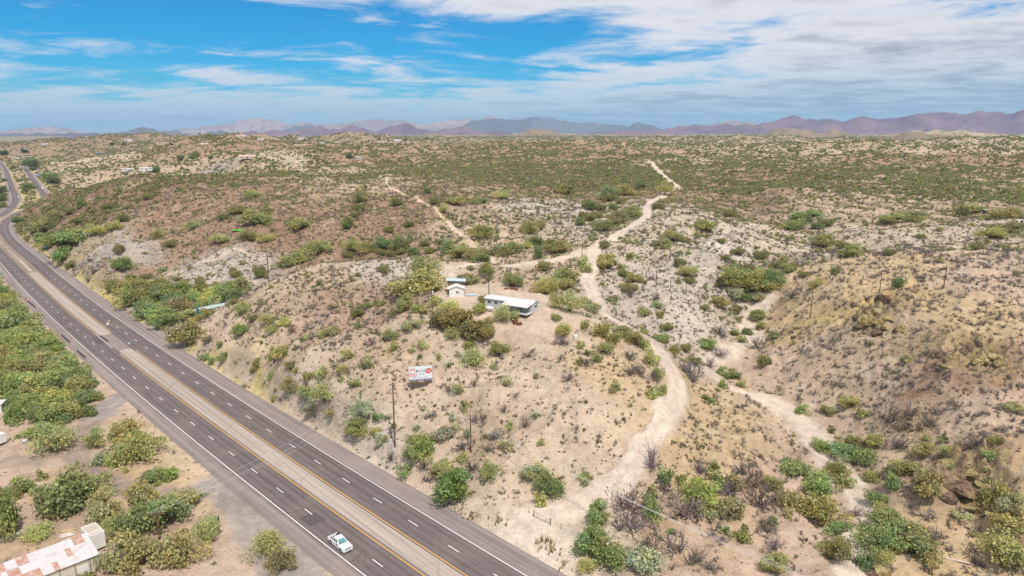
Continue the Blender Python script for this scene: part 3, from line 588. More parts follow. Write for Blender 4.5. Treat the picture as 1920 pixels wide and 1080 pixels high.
def ribbon(name, P, o0, o1, z, mat, lo=None, hi=None, parent=None, skirt=.25, cols=2):
    n, s = frame_of(P); k = slice(lo, hi); P, n, s = P[k], n[k], s[k]; m = MB(); along = []; across = []
    offs = np.linspace(o0, o1, cols); rows = [np.concatenate([P + n * o, np.full((len(P), 1), z)], 1) for o in offs]
    b = 0
    for a, c, oa, oc in zip(rows[:-1], rows[1:], offs[:-1], offs[1:]):
        m.quadstrip(c, a)
        for q in s: along += [q, q]; across += [oc, oa]
    if skirt:
        for r, o, fl in ((rows[0], o0, 0), (rows[-1], o1, 1)):
            l = r.copy(); l[:, 2] -= skirt; m.quadstrip(*((l, r) if fl else (r, l)))
            for q in s: along += [q, q]; across += [o, o]
        for e in (0, -1):
            m.poly([rows[0][e], rows[-1][e], rows[-1][e] - (0, 0, skirt), rows[0][e] - (0, 0, skirt)]); along += [s[e]] * 4; across += [o0, o1, o1, o0]
    o = m.build(name, mat, parent); me = o.data
    for nm, ar in (('along', along), ('across', across)):
        a = me.attributes.new(nm, 'FLOAT', 'POINT'); a.data.foreach_set('value', np.array(ar, np.float32))
    if parent is None: o['kind'] = 'structure'
    return o
def first_at(P, s0):  # index of the polyline point whose road coordinate is nearest s0
    return int(np.argmin(np.abs(P[:400] @ RD - s0)))
roads = []
for P, side in ((CL, -1), (CR, 1)):
    road = ribbon('highway', P, -3.95, 3.95, .0, M['asphalt'], cols=9); roads.append(road)
    out = (-3.96, -7.4) if side < 0 else (3.96, 8.6)
    ribbon('road_shoulder', P, min(out), max(out), -.012, M['shoulder'], cols=3)
    # beyond the point where the carriageways part each has an inner shoulder too
    inn = (3.96, 5.2) if side < 0 else (-5.2, -3.96); k0 = first_at(P, 452)
    ribbon('road_shoulder', P, min(inn), max(inn), -.014, M['shoulder'], lo=k0)
    n, s = frame_of(P); mw = MB(); my = MB(); md = MB()
    def strip(mb, o, w, lo=None, hi=None):
        a = np.concatenate([P + n * (o - w), np.full((len(P), 1), .005)], 1)[lo:hi]; b = np.concatenate([P + n * (o + w), np.full((len(P), 1), .005)], 1)[lo:hi]; mb.quadstrip(b, a)
    strip(mw, side * 3.62, .11)
    kb = [first_at(P, q) for q in (259, 290)]
    strip(my, -side * 3.62, .11, None, kb[0] + 1); strip(my, -side * 3.62, .11, kb[1], None)
    ph = (130.4 + 1.6) if side < 0 else (130.4 + 7.7)
    tot = s[-1]; s_at = P[:400] @ RD; s0 = np.interp(ph, s_at, s[:400]) % 12.19
    for q in np.arange(s0 - 12.19, tot - 4, 12.19):
        if q < 1: continue
        pts = []
        for e in (q - 1.55, q + 1.55):
            c = np.array([np.interp(e, s, P[:, 0]), np.interp(e, s, P[:, 1])]); nn = np.array([np.interp(e, s, n[:, 0]), np.interp(e, s, n[:, 1])]); pts.append((c - nn * .1, c + nn * .1))
        md.poly([(*pts[0][0], .005), (*pts[0][1], .005), (*pts[1][1], .005), (*pts[1][0], .005)])
    mw.build('edge_line', M['white_line'], road); my.build('median_line', M['yellow_line'], road); md.build('lane_dashes', M['white_line'], road)
# turn-lane edge line and hatch at the crossover on the near carriageway
tm = MB()
def seg(a, b, w, z=.006):
    a = np.array(a); b = np.array(b); d = (b - a) / np.linalg.norm(b - a); n = np.array([-d[1], d[0]]) * w; tm.poly([(*(a - n), z), (*(b - n), z), (*(b + n), z), (*(a + n), z)])
seg(axis_pt(np.array(291.), -2.6), axis_pt(np.array(268.), -2.6), .1)
pm = MB()
for q in ([(172, 634), (189, 628), (206, 640), (184, 646)], [(560, 972), (590, 960), (612, 975), (582, 987)]):
    pm.poly([(*on_z(u, v, 0), .003) for u, v in q][::-1])
pt = pm.build('asphalt_patch', plain('patch_asphalt', (.098, .080, .076), .9, .2, .2, 2), roads[0])
tm.build('turn_lane_line', M['white_line'], roads[0])
# median islands with kerbs and rounded noses
M['kerb'] = plain('kerb_concrete', (.42, .36, .31), .9, .2, .15, 3)
def island(s0, s1, nose0, nose1):
    ss = np.arange(s0, s1 + .1, 4.0); w = 1.95; L = [tuple(axis_pt(np.array(q), -w)) for q in ss]; Rr = [tuple(axis_pt(np.array(q), w)) for q in ss]
    loop = L + ([tuple(axis_pt(np.array(s1 + w * math.sin(t)), -w * math.cos(t))) for t in np.linspace(.2, math.pi - .2, 7)] if nose1 else []) + Rr[::-1] + ([tuple(axis_pt(np.array(s0 - w * math.sin(t)), w * math.cos(t))) for t in np.linspace(.2, math.pi - .2, 7)] if nose0 else [])
    m = MB(); c = np.array(loop)
    def inset(d):
        nx = np.roll(c, -1, 0) - np.roll(c, 1, 0); nx /= np.linalg.norm(nx, axis=1)[:, None] + 1e-9; return c + np.stack([nx[:, 1], -nx[:, 0]], 1) * d
    inn = inset(.22); n = len(c)
    if abs((inn - c.mean(0))).sum() > abs((c - c.mean(0))).sum(): inn = inset(-.22)
    for i in range(n):
        j = (i + 1) % n
        m.poly([(*c[i], -.1), (*c[j], -.1), (*c[j], .13), (*c[i], .13)][::-1]); m.poly([(*c[i], .13), (*c[j], .13), (*inn[j], .13), (*inn[i], .13)][::-1]); m.poly([(*inn[i], .13), (*inn[j], .13), (*inn[j], .085), (*inn[i], .085)][::-1])
    k = m.build('median_kerb', M['kerb']); k['kind'] = 'structure'
    nl = len(L); t = MB(); al = []; ac = []
    iL = inn[:nl]; iR = inn[n - nl - (7 if nose0 else 0): n - (7 if nose0 else 0)][::-1]
    t.quadstrip([(*p, .09) for p in iR], [(*p, .09) for p in iL])
    if nose1: t.poly([(*p, .09) for p in inn[nl - 1: nl + 8]][::-1])
    if nose0: t.poly([(*p, .09) for p in list(inn[n - 8:]) + [inn[0]]][::-1])
    o = t.build('median_strip', M['median'])
    for p in o.data.polygons:
        pass
    o['kind'] = 'structure'; a = o.data.attributes.new('along', 'FLOAT', 'POINT'); b = o.data.attributes.new('across', 'FLOAT', 'POINT')
    xy = np.array([v[:2] for v in t.v]); a.data.foreach_set('value', (xy @ RD).astype(np.float32)); b.data.foreach_set('value', (xy @ RN).astype(np.float32))
island(-40, 261, False, True); island(289, 445, True, True)
# paved crossover under and between the islands
AX = axis_pt(np.arange(-60, 455, 4.0))
ribbon('highway_crossover', AX, -2.25, 2.25, -.004, M['shoulder'], cols=3)
# ------------------------------------------------------------------ plants
def leaf_material(name):
    t = NT(name); oc = t.n('ShaderNodeObjectInfo').outputs['Color']; ti = t.n('ShaderNodeAttribute', attribute_name='tint').outputs['Color']
    c = t.mix(1.0, oc, ti, 'MULTIPLY')
    d = t.n('ShaderNodeBsdfDiffuse', {'Color': c}); tr = t.n('ShaderNodeBsdfTranslucent', {'Color': c}); m = t.n('ShaderNodeMixShader', {0: .38, 1: d, 2: tr})
    t.L.new(m.outputs[0], t.out.inputs[0]); return t.m
M['leaf'] = leaf_material('leaves'); M['bark'] = plain('bark', (.15, .115, .09), .95, .1, .3, 4); M['greenbark'] = plain('green_bark', (.17, .18, .07), .9, .1, .3, 4)
LEAFCOL = {'m': (.185, .182, .080), 'p': (.228, .232, .098), 'd': (.148, .182, .078), 'g': (.215, .222, .135), 'x': (.118, .098, .090), 'o': (.165, .145, .072), 'D': (.090, .135, .055), 'y': (.25, .20, .105), 'b': (.200, .226, .085)}
def mesh_from(V, F, tint, mats, mi=None):
    me = bpy.data.meshes.new('m'); me.from_pydata(V, [], F)
    for m in mats: me.materials.append(m)
    if mi is not None: me.polygons.foreach_set('material_index', mi)
    a = me.attributes.new('tint', 'FLOAT_COLOR', 'POINT'); a.data.foreach_set('color', np.array(tint, np.float32).ravel()); me.update(); return me
def leaf_cards(P, size, r, tints, flat=.0, V=None, F=None, T=None):
    V = [] if V is None else V; F = [] if F is None else F; T = [] if T is None else T
    for p, t in zip(P, tints):
        n = r.normal(size=3); n[2] += flat; n /= np.linalg.norm(n) + 1e-9; a = np.cross(n, r.normal(size=3)); a /= np.linalg.norm(a) + 1e-9; c = np.cross(n, a)
        s = size * r.uniform(.6, 1.35); q = s * r.uniform(.45, .8); b = len(V)
        for w in (a * s, c * q, -a * s, -c * q): V.append(tuple(p + w))
        F.append((b, b + 1, b + 2, b + 3)); T += [(t[0], t[1], t[2], 1)] * 4
    return V, F, T
def crown_proto(seed, clumps, per, leaf, lift=.0, airy=.0, cl=.34):
    """unit crown: radius about 1, height 0..1"""
    r = np.random.default_rng(seed); V, F, T = [], [], []; ctr = []
    ecc = r.uniform(.8, 1.2)
    while len(ctr) < clumps:
        d = r.normal(size=3); d[2] = abs(d[2]) * .9 - .05; d /= np.linalg.norm(d); k = r.uniform(.45, .95) if r.random() < .75 else r.uniform(.1, .5)
        c = d * k * np.array([ecc, 1 / ecc, 1.]) * r.uniform(.8, 1.12); c = np.array([c[0] * .78, c[1] * .78, lift + (1 - lift) * (.18 + .66 * max(0, c[2]))]); ctr.append(c)
    for c in ctr:
        tone_ = r.uniform(.80, 1.22); warm = r.uniform(-.10, .12); n = int(per * r.uniform(.6, 1.35)); rad = cl * r.uniform(.7, 1.25)
        o = r.normal(size=(n, 3)); o /= np.linalg.norm(o, axis=1)[:, None]; o *= (r.uniform(.25, 1.0, size=(n, 1)) ** .6) * rad; o[:, 2] *= .62
        P = c + o; P[:, 2] = np.maximum(P[:, 2], .03)
        tt = [(tone_ * (1 + warm) * f, tone_ * f, tone_ * (1 - warm) * f) for f in r.uniform(.75, 1.25, n)]
        leaf_cards(P, leaf, r, tt, .35, V, F, T)
    return V, F, T, ctr
def tree_protos(seed, clumps, per, leaf, lift, greenbark, cl=.34):
    V, F, T, ctr = crown_proto(seed, clumps, per, leaf, lift, cl=cl); crown = mesh_from(V, F, T, [M['leaf']])
    r = np.random.default_rng(seed + 500); m = MB(); nst = r.integers(2, 5); bases = []
    for k in range(nst):
        a = 2 * math.pi * (k + r.uniform(-.2, .2)) / nst; p0 = np.array([math.cos(a) * .05, math.sin(a) * .05, -.12]); p1 = np.array([math.cos(a) * r.uniform(.12, .3), math.sin(a) * r.uniform(.12, .3), r.uniform(.25, .42)])
        m.tube(p0, p1, .055, .036, 5); bases.append(p1)
    for c in ctr:
        b = min(bases, key=lambda q: np.linalg.norm(q - c)); mid = (b + c) / 2 + r.normal(size=3) * .05; m.tube(b, mid, .03, .02, 4, cap=False); m.tube(mid, c, .02, .007, 4, cap=False)
    return crown, m.mesh('trunk', M['greenbark'] if greenbark else M['bark'])
MESQ = [tree_protos(100 + i, 22, 135, .047, .02, False) for i in range(5)]
PALO = [tree_protos(200 + i, 19, 115, .042, .14, True, .36) for i in range(4)]
def shrub_proto(seed, clumps, per, leaf, cl=.42):
    V, F, T, ctr = crown_proto(seed, clumps, per, leaf, cl=cl); r = np.random.default_rng(seed + 900)
    for c in ctr[:6]:       # stems
        b = len(V); n = np.array([-c[1], c[0], 0]); n = n / (np.linalg.norm(n) + 1e-6) * .02
        V += [tuple(-n * 1.), tuple(n * 1.), tuple(c)]; F.append((b, b + 1, b + 2)); T += [(.9, .7, .7, 1)] * 3
    return mesh_from(V, F, T, [M['leaf']])
SHRUB = [shrub_proto(300 + i, 11, 70, .082) for i in range(6)]
def twig_proto(seed, n, L=1.0, w=.02, tuft=0):
    r = np.random.default_rng(seed); V, F, T = [], [], []
    def spike(p, d, l, w_, depth):
        e = p + d * l; sd = np.cross(d, r.normal(size=3)); sd /= np.linalg.norm(sd) + 1e-9; b = len(V); f = r.uniform(.65, 1.4)
        V.extend([tuple(p - sd * w_), tuple(p + sd * w_), tuple(e)]); F.append((b, b + 1, b + 2)); T.extend([(f, f, f, 1)] * 3)
        if depth:
            for k in range(3):
                d2 = d + r.normal(size=3) * .55; d2 /= np.linalg.norm(d2); spike(p + d * l * r.uniform(.3, .9), d2, l * r.uniform(.35, .6), w_ * .7, depth - 1)
    for k in range(n):
        a = r.uniform(0, 2 * math.pi); t = r.uniform(.15, 1.25); d = np.array([math.cos(a) * math.sin(t), math.sin(a) * math.sin(t), math.cos(t)]); spike(np.array([r.normal() * .12, r.normal() * .12, 0.]), d, L * r.uniform(.6, 1.05), w, 0 if tuft else 2)
    return mesh_from(V, F, T, [M['leaf']])
def tuft_proto(seed):
    r = np.random.default_rng(seed); V, F, T = [], [], []
    for k in range(16):
        c = np.array([r.normal() * .42, r.normal() * .42, 0]); f = r.uniform(.75, 1.25)
        for j in range(12):
            a = r.uniform(0, 6.28); l = r.uniform(.10, .24); e = c + np.array([math.cos(a) * l * .7, math.sin(a) * l * .7, l * 2.2]); n = np.array([-math.sin(a), math.cos(a), 0]) * .035; b = len(V); V += [tuple(c - n), tuple(c + n), tuple(e)]; F.append((b, b + 1, b + 2)); T += [(f, f, f, 1)] * 3
    return mesh_from(V, F, T, [M['leaf']])
DRY = [twig_proto(400 + i, 26, 1.0, .034) for i in range(4)]
TUFT = [tuft_proto(430 + i) for i in range(3)]
def deadtree_proto(seed):
    r = np.random.default_rng(seed); m = MB()
    def br(p, d, l, w, k):
        e = p + d * l; m.tube(p, e, w, w * .6, 5 if k > 2 else 3, cap=False)
        if k == 0: return
        for i in range(3 if k > 1 else 4):
            d2 = d + r.normal(size=3) * .6; d2[2] = d2[2] * .8 + .1; d2 /= np.linalg.norm(d2); br(p + d * l * r.uniform(.55, 1.), d2, l * r.uniform(.5, .8), w * .58, k - 1)
    for i in range(4):
        a = 2 * math.pi * i / 4 + r.uniform(-.4, .4); br(np.array([0, 0, -.1]), np.array([math.cos(a) * .6, math.sin(a) * .6, .7]), .42, .045, 4)
    return m.mesh('branches', M['deadwood'])
M['deadwood'] = plain('dead_wood', (.21, .175, .155), .95, .1, .3, 3)
DEAD = [deadtree_proto(450 + i) for i in range(3)]

ZP = []   # (u, v_bottom, width, height, type) in photograph pixels
def Zm(ox, oy, s, L):
    for x, y, w, h, t in L: ZP.append((ox + x / s, oy + y / s, w / s, h / s, t))
Zm(700,560,6,[(360,150,200,170,'m'),(500,170,170,100,'m'),(680,105,130,110,'p'),(850,190,260,150,'p'),(780,380,260,220,'o'),(980,330,300,200,'o'),(1150,470,320,220,'o'),(900,480,180,150,'p'),(1290,450,160,200,'m'),(1060,575,150,100,'p'),(1190,190,180,130,'p'),(1440,285,200,190,'p'),(1590,255,120,120,'p'),(1260,85,150,150,'m'),(1130,800,260,230,'p'),(1410,660,200,150,'m'),(1480,990,130,120,'g'),(220,610,90,120,'p'),(200,480,170,110,'m'),(420,380,170,130,'g'),(560,580,90,120,'p'),(520,690,60,60,'d'),(430,610,80,60,'g'),(740,690,50,70,'p'),(1370,800,100,60,'g'),(960,1070,130,100,'g'),(850,1070,130,90,'x'),(1140,1000,110,70,'x'),(960,660,80,60,'g'),(500,310,130,90,'g'),(1060,430,160,150,'D')])
Zm(640,740,4.155,[(160,195,150,140,'g'),(120,350,170,150,'m'),(290,215,80,80,'d'),(270,315,80,60,'p'),(310,410,110,90,'g'),(660,510,220,160,'d'),(560,550,150,130,'d'),(600,400,140,80,'m'),(790,360,170,90,'g'),(500,640,115,85,'d'),(880,870,270,220,'D'),(770,700,170,150,'m'),(820,620,110,120,'p'),(940,545,90,95,'p'),(1150,700,160,170,'p'),(1280,440,120,80,'g'),(970,360,80,80,'g'),(875,215,60,70,'g'),(890,270,70,50,'g'),(585,295,60,50,'g'),(1500,690,150,130,'g'),(1610,800,170,150,'d'),(1550,880,100,110,'p'),(960,460,140,80,'x'),(1210,380,140,80,'x'),(1020,630,120,90,'x'),(1150,470,90,70,'x'),(1040,240,90,70,'x'),(1100,220,90,60,'x'),(700,200,100,60,'x'),(390,530,80,70,'x'),(650,600,90,70,'x'),(1560,400,60,50,'g'),(1430,270,90,80,'x'),(1310,270,50,50,'p'),(1270,150,60,60,'x'),(1040,985,110,60,'y'),(1240,1010,130,60,'y'),(940,910,70,50,'y')])
Zm(1000,860,4.8,[(580,640,190,210,'d'),(520,900,260,220,'d'),(660,1010,280,240,'d'),(480,1056,200,120,'p'),(1000,1056,330,230,'g'),(150,350,200,160,'d'),(470,230,120,100,'d'),(1190,260,130,150,'d'),(1040,400,110,90,'d'),(1080,570,200,160,'d'),(1500,470,290,240,'b'),(1540,560,150,150,'m'),(1780,600,220,230,'g'),(1660,270,140,130,'d'),(1840,280,160,110,'m'),(860,560,330,200,'x'),(880,700,260,170,'x'),(1350,600,320,150,'x'),(1300,950,330,400,'t'),(1440,1000,180,150,'x'),(1040,880,150,150,'x'),(1070,120,140,200,'x'),(1330,230,110,90,'m'),(1500,160,130,120,'x'),(1190,330,170,110,'x'),(1620,120,90,90,'m'),(1760,400,220,170,'x'),(1860,780,130,120,'m'),(1600,1056,150,60,'x'),(90,800,130,130,'y'),(180,860,150,100,'y'),(1890,170,110,150,'x'),(780,700,200,230,'t'),(260,1010,160,90,'y')])
Zm(1400,860,3.692,[(330,140,180,120,'d'),(470,280,230,150,'d'),(160,250,130,110,'m'),(260,360,120,170,'m'),(510,470,240,190,'m'),(640,550,140,90,'d'),(640,740,150,170,'m'),(560,680,120,80,'m'),(630,140,130,100,'m'),(670,230,120,90,'m'),(920,340,150,80,'d'),(940,470,170,150,'m'),(980,510,200,90,'d'),(920,680,240,180,'d'),(1130,680,280,200,'m'),(930,760,150,110,'p'),(1240,740,180,100,'m'),(820,790,120,120,'d'),(1020,230,110,110,'d'),(1000,120,100,80,'m'),(1120,150,160,120,'m'),(1240,290,190,200,'m'),(870,170,120,70,'m'),(1700,350,120,180,'p'),(1830,410,170,140,'g'),(1750,300,150,80,'x'),(1780,800,280,240,'p'),(1300,610,150,110,'x'),(1480,440,120,70,'g'),(1250,470,250,130,'t'),(1800,530,250,130,'m'),(740,430,130,80,'x'),(790,520,90,70,'x'),(130,540,120,110,'x'),(200,660,130,80,'x'),(200,810,170,120,'m'),(80,380,180,180,'x'),(40,240,130,130,'x'),(1420,80,50,40,'p'),(1660,170,50,50,'m')])
Zm(1440,750,3.273,[(590,410,150,120,'d'),(450,370,150,90,'d'),(340,330,120,60,'d'),(520,310,110,80,'m'),(660,290,110,70,'m'),(500,60,120,70,'m'),(370,105,90,60,'m'),(580,110,90,50,'m'),(220,95,80,50,'d'),(840,200,100,50,'x'),(960,260,70,40,'m'),(1070,260,50,40,'m'),(1280,300,120,60,'x'),(1090,340,70,60,'m'),(1340,370,80,60,'d'),(1500,80,110,50,'g'),(770,150,130,100,'x'),(880,110,130,70,'x'),(1030,110,90,70,'x'),(1160,60,110,60,'x'),(980,180,130,50,'x'),(800,330,140,80,'x'),(960,360,120,80,'m'),(1400,270,80,50,'m')])
Zm(960,480,4,[(250,300,110,100,'p'),(330,240,160,80,'p'),(400,260,130,80,'m'),(340,410,130,120,'p'),(430,440,170,150,'p'),(600,440,140,100,'g'),(540,400,140,90,'m'),(330,490,70,60,'m'),(380,620,120,110,'p'),(370,680,110,70,'x'),(550,560,70,70,'m'),(680,620,100,140,'m'),(710,740,110,90,'p'),(830,620,130,90,'m'),(760,660,100,90,'m'),(910,680,120,100,'m'),(990,700,80,80,'p'),(1050,830,100,130,'p'),(1095,940,70,110,'p'),(580,750,60,50,'m'),(640,800,70,70,'m'),(780,1020,80,80,'m'),(1050,1075,90,70,'p'),(1110,1060,80,90,'p'),(560,130,70,70,'p'),(670,100,80,60,'m'),(740,80,90,70,'m'),(830,160,80,70,'m'),(910,210,120,70,'m'),(890,270,120,60,'m'),(990,450,80,70,'m'),(1095,390,70,50,'d'),(1110,470,70,60,'m'),(750,340,80,40,'m'),(985,590,60,60,'m'),(1120,660,120,80,'d'),(1160,560,100,60,'m'),(1300,720,90,70,'m'),(1480,710,110,70,'d'),(1440,670,80,40,'d'),(1370,830,100,80,'m'),(1220,750,110,70,'m'),(1580,900,70,60,'d'),(1590,1000,60,70,'d'),(1660,940,110,70,'d'),(1710,990,70,60,'m'),(1890,840,100,110,'m'),(1490,850,90,70,'x'),(1550,770,120,60,'x'),(1840,720,140,90,'x'),(1760,600,80,60,'d'),(1660,600,70,50,'m'),(1710,650,80,50,'d'),(1840,480,110,60,'m'),(1880,540,70,40,'m'),(1700,500,70,50,'m'),(1550,390,120,80,'m'),(1440,410,80,50,'m'),(1680,420,90,60,'m'),(1750,340,110,60,'d'),(1800,270,110,90,'d'),(1850,280,90,110,'g'),(1690,240,140,130,'m'),(1580,200,100,60,'g'),(1255,80,70,70,'m'),(1330,150,130,70,'p'),(1330,210,80,60,'m'),(1250,210,50,50,'m'),(880,800,130,60,'x'),(900,920,130,80,'x'),(960,900,110,60,'x'),(1060,950,110,70,'x'),(560,830,80,50,'x'),(430,950,100,40,'x'),(1550,600,110,70,'x'),(1070,340,70,50,'x'),(880,310,130,70,'x'),(1050,190,80,30,'x'),(180,920,40,50,'m'),(120,770,80,50,'x'),(1300,890,110,70,'x'),(1360,960,150,130,'x')])
Zm(1160,420,4.5,[(1300,550,150,120,'m'),(1210,290,110,80,'m'),(580,450,140,90,'p'),(520,360,90,80,'m'),(1420,420,120,80,'m'),(1330,390,100,90,'m'),(1400,330,70,70,'m'),(860,160,90,50,'m'),(560,160,100,50,'m'),(740,60,100,70,'p'),(450,150,150,90,'m'),(410,210,120,80,'m'),(330,190,90,60,'m'),(1090,400,90,80,'m'),(1000,260,110,70,'m'),(900,310,80,60,'m'),(970,360,60,60,'m'),(1670,540,80,60,'m'),(1470,640,140,40,'x'),(1170,810,120,80,'m'),(1210,880,70,50,'m'),(1300,980,120,70,'m'),(1480,60,160,80,'d'),(1700,190,170,80,'m'),(1560,450,110,60,'m'),(100,300,70,60,'m'),(30,380,60,50,'m'),(120,500,120,80,'m'),(60,580,90,60,'m')])
Zm(340,560,3.6,[(410,100,90,80,'p'),(490,160,80,60,'m'),(400,250,110,70,'p'),(590,180,110,70,'p'),(610,240,90,60,'p'),(690,190,80,60,'p'),(750,240,80,60,'x'),(1190,130,90,90,'m'),(1020,260,100,80,'m'),(945,270,60,50,'p'),(840,280,40,40,'p'),(950,545,90,90,'p'),(860,560,70,80,'m'),(740,480,90,60,'m'),(770,510,60,40,'m'),(1080,510,70,50,'m'),(1120,410,80,60,'m'),(1240,480,90,70,'m'),(1160,600,90,50,'m'),(690,400,130,60,'m'),(620,420,80,60,'m'),(520,470,60,60,'m'),(480,500,40,40,'m'),(605,560,50,60,'p'),(290,420,70,60,'d'),(160,410,60,40,'d'),(210,440,45,40,'d'),(630,690,40,50,'m'),(430,600,40,30,'g'),(180,300,80,50,'m'),(260,330,40,40,'m'),(740,650,110,100,'m'),(850,690,130,100,'d'),(970,710,160,120,'p'),(870,780,100,100,'g'),(1010,790,80,50,'m'),(1280,330,90,60,'x')])
Zm(180,500,6,[(210,290,160,150,'m'),(280,310,180,130,'m'),(400,470,240,220,'b'),(560,420,200,150,'b'),(700,370,240,130,'m'),(920,360,220,90,'m'),(1000,420,150,120,'m'),(580,620,260,240,'d'),(900,560,240,200,'o'),(790,710,230,170,'d'),(1000,620,220,110,'b'),(1040,900,320,280,'m'),(1150,420,160,120,'b'),(1300,400,200,120,'b'),(1420,370,160,120,'b'),(1580,360,150,110,'d'),(1160,320,150,70,'p'),(1450,330,140,80,'p'),(860,850,80,60,'m'),(640,660,80,40,'d'),(1130,650,160,90,'m'),(1260,590,170,110,'m'),(1550,430,110,80,'m'),(1650,550,170,120,'p'),(1640,780,180,110,'d'),(1280,870,110,80,'x'),(1400,910,60,60,'m'),(1440,1070,110,90,'d'),(1240,1060,90,80,'d'),(1320,1070,60,50,'d'),(400,150,110,60,'d'),(580,140,120,80,'m'),(740,60,80,50,'d'),(500,210,150,60,'m'),(730,200,80,60,'m'),(940,270,70,90,'m'),(920,160,110,50,'m'),(1340,240,120,70,'m'),(1500,250,110,80,'m'),(1580,120,140,90,'m'),(1170,160,110,50,'m'),(330,30,150,60,'d'),(1700,280,90,90,'m')])
Zm(0,500,3,[(30,100,120,90,'b'),(60,200,160,100,'b'),(110,180,100,80,'d'),(40,290,150,100,'m'),(150,240,110,60,'m'),(200,240,60,40,'o'),(60,400,200,130,'d'),(170,360,200,110,'b'),(280,370,110,90,'d'),(270,310,60,60,'d'),(100,330,120,70,'m'),(60,480,150,110,'p'),(80,560,130,90,'p'),(180,500,180,130,'d'),(310,480,170,110,'b'),(400,470,120,90,'d'),(420,570,120,80,'d'),(280,590,150,100,'m'),(110,640,160,100,'m'),(220,560,120,80,'m'),(350,690,170,110,'p'),(430,690,110,80,'d'),(210,720,180,110,'p'),(90,730,180,110,'p'),(30,680,80,80,'m'),(330,790,170,110,'p'),(480,780,130,100,'d'),(560,670,65,60,'d'),(550,760,60,50,'m'),(180,800,130,80,'p'),(100,890,150,110,'d'),(270,920,220,140,'d'),(390,880,150,120,'p'),(230,980,180,100,'d'),(300,1080,220,170,'p'),(500,850,90,70,'d'),(10,520,100,100,'d'),(0,620,120,110,'m'),(130,420,130,80,'m'),(240,430,130,80,'d'),(350,400,90,60,'b'),(350,560,110,70,'d')])
Zm(0,720,3,[(545,380,120,120,'p'),(720,350,210,140,'m'),(790,470,250,160,'p'),(560,470,90,90,'g'),(640,480,90,80,'p'),(860,570,130,100,'d'),(950,560,100,110,'b'),(640,380,50,40,'g'),(700,505,40,40,'p'),(370,780,330,250,'d'),(590,800,200,170,'g'),(110,640,160,110,'d'),(50,880,190,280,'d'),(220,900,170,90,'p'),(1145,640,45,40,'g'),(790,720,220,130,'m'),(1000,760,230,130,'p'),(900,860,260,190,'d'),(760,880,200,170,'d'),(660,880,150,140,'p'),(725,1085,310,230,'m'),(1000,1060,240,210,'m'),(1160,920,160,150,'p'),(880,580,50,30,'p')])
Zm(400,960,8,[(840,750,480,380,'p'),(1040,950,380,320,'o')])
Zm(0,200,3,[(1085,700,100,60,'p'),(890,740,70,50,'p'),(700,920,100,70,'d'),(960,790,60,50,'m'),(640,700,80,50,'p'),(540,730,110,60,'p'),(670,830,60,70,'m'),(1240,770,100,50,'p'),(1440,670,140,80,'m'),(1680,690,120,70,'m'),(1255,640,60,50,'m'),(1340,600,90,40,'m'),(1500,610,60,50,'m'),(1420,520,90,50,'p'),(1400,760,80,60,'m'),(1490,770,90,50,'p'),(460,570,50,50,'d'),(310,650,100,60,'m'),(250,710,110,80,'m'),(235,760,80,50,'d'),(440,660,70,50,'m'),(610,580,60,50,'m'),(830,520,60,40,'m'),(690,650,60,60,'m'),(400,600,60,40,'m'),(390,780,180,100,'d'),(330,790,100,70,'m'),(350,870,100,70,'d'),(400,910,60,50,'m'),(280,800,80,60,'m'),(110,660,60,40,'d'),(1790,830,130,70,'m'),(1660,900,120,80,'m'),(1460,970,70,90,'m'),(280,410,90,40,'d'),(180,340,80,50,'d'),(1010,300,40,30,'d'),(1090,295,60,30,'b'),(880,370,40,30,'d'),(160,470,60,40,'d')])
Zm(640,200,3,[(40,690,70,70,'d'),(110,590,70,60,'m'),(110,540,80,60,'m'),(80,620,60,40,'m'),(310,560,60,60,'m'),(280,560,40,30,'p'),(270,710,60,50,'m'),(240,810,100,70,'d'),(330,820,80,90,'m'),(390,760,40,40,'d'),(470,790,60,50,'m'),(480,490,50,40,'d'),(520,550,60,50,'m'),(575,600,50,50,'p'),(380,680,60,50,'m'),(560,780,50,40,'m'),(470,990,170,130,'p'),(240,940,60,60,'m'),(430,1075,260,110,'m'),(740,880,90,70,'m'),(670,860,130,60,'m'),(820,960,80,70,'m'),(700,1010,120,60,'m'),(960,1020,100,80,'m'),(1135,930,90,60,'m'),(1150,1070,120,100,'p'),(1270,1010,170,70,'m'),(1375,930,50,80,'p'),(1105,860,60,80,'d'),(1180,800,60,70,'m'),(1060,720,90,70,'m'),(1120,690,80,50,'m'),(790,740,130,70,'m'),(960,850,150,70,'m'),(800,880,80,50,'d'),(1210,820,120,50,'m'),(1590,500,100,60,'m'),(1500,530,90,80,'d'),(1480,700,110,60,'m'),(1560,660,110,70,'m'),(1640,630,100,60,'m'),(1820,500,80,70,'p'),(1380,580,70,50,'d'),(1270,490,110,50,'m'),(780,550,90,50,'m'),(640,550,100,50,'m'),(900,520,90,40,'p'),(1480,800,60,60,'m'),(1490,910,110,80,'m'),(1780,580,70,50,'m')])
Zm(1280,200,3,[(500,1020,110,100,'d'),(400,1040,150,110,'m'),(280,1020,170,110,'m'),(445,860,80,60,'m'),(600,930,80,60,'m'),(120,700,110,60,'m'),(260,620,80,50,'m'),(700,650,130,60,'d'),(640,690,110,70,'d'),(750,690,60,40,'d'),(820,670,70,50,'m'),(940,850,140,50,'m'),(800,780,120,60,'m'),(900,800,80,50,'m'),(1180,660,110,50,'m'),(1300,650,130,50,'m'),(1160,840,60,50,'m'),(860,945,50,50,'m'),(750,1020,60,50,'m'),(1205,1020,70,60,'d'),(1570,620,60,80,'m'),(1640,600,110,50,'p'),(1820,640,140,50,'m'),(1650,810,70,50,'m'),(1860,720,130,70,'m'),(1740,740,130,50,'m'),(1340,740,50,30,'m')])

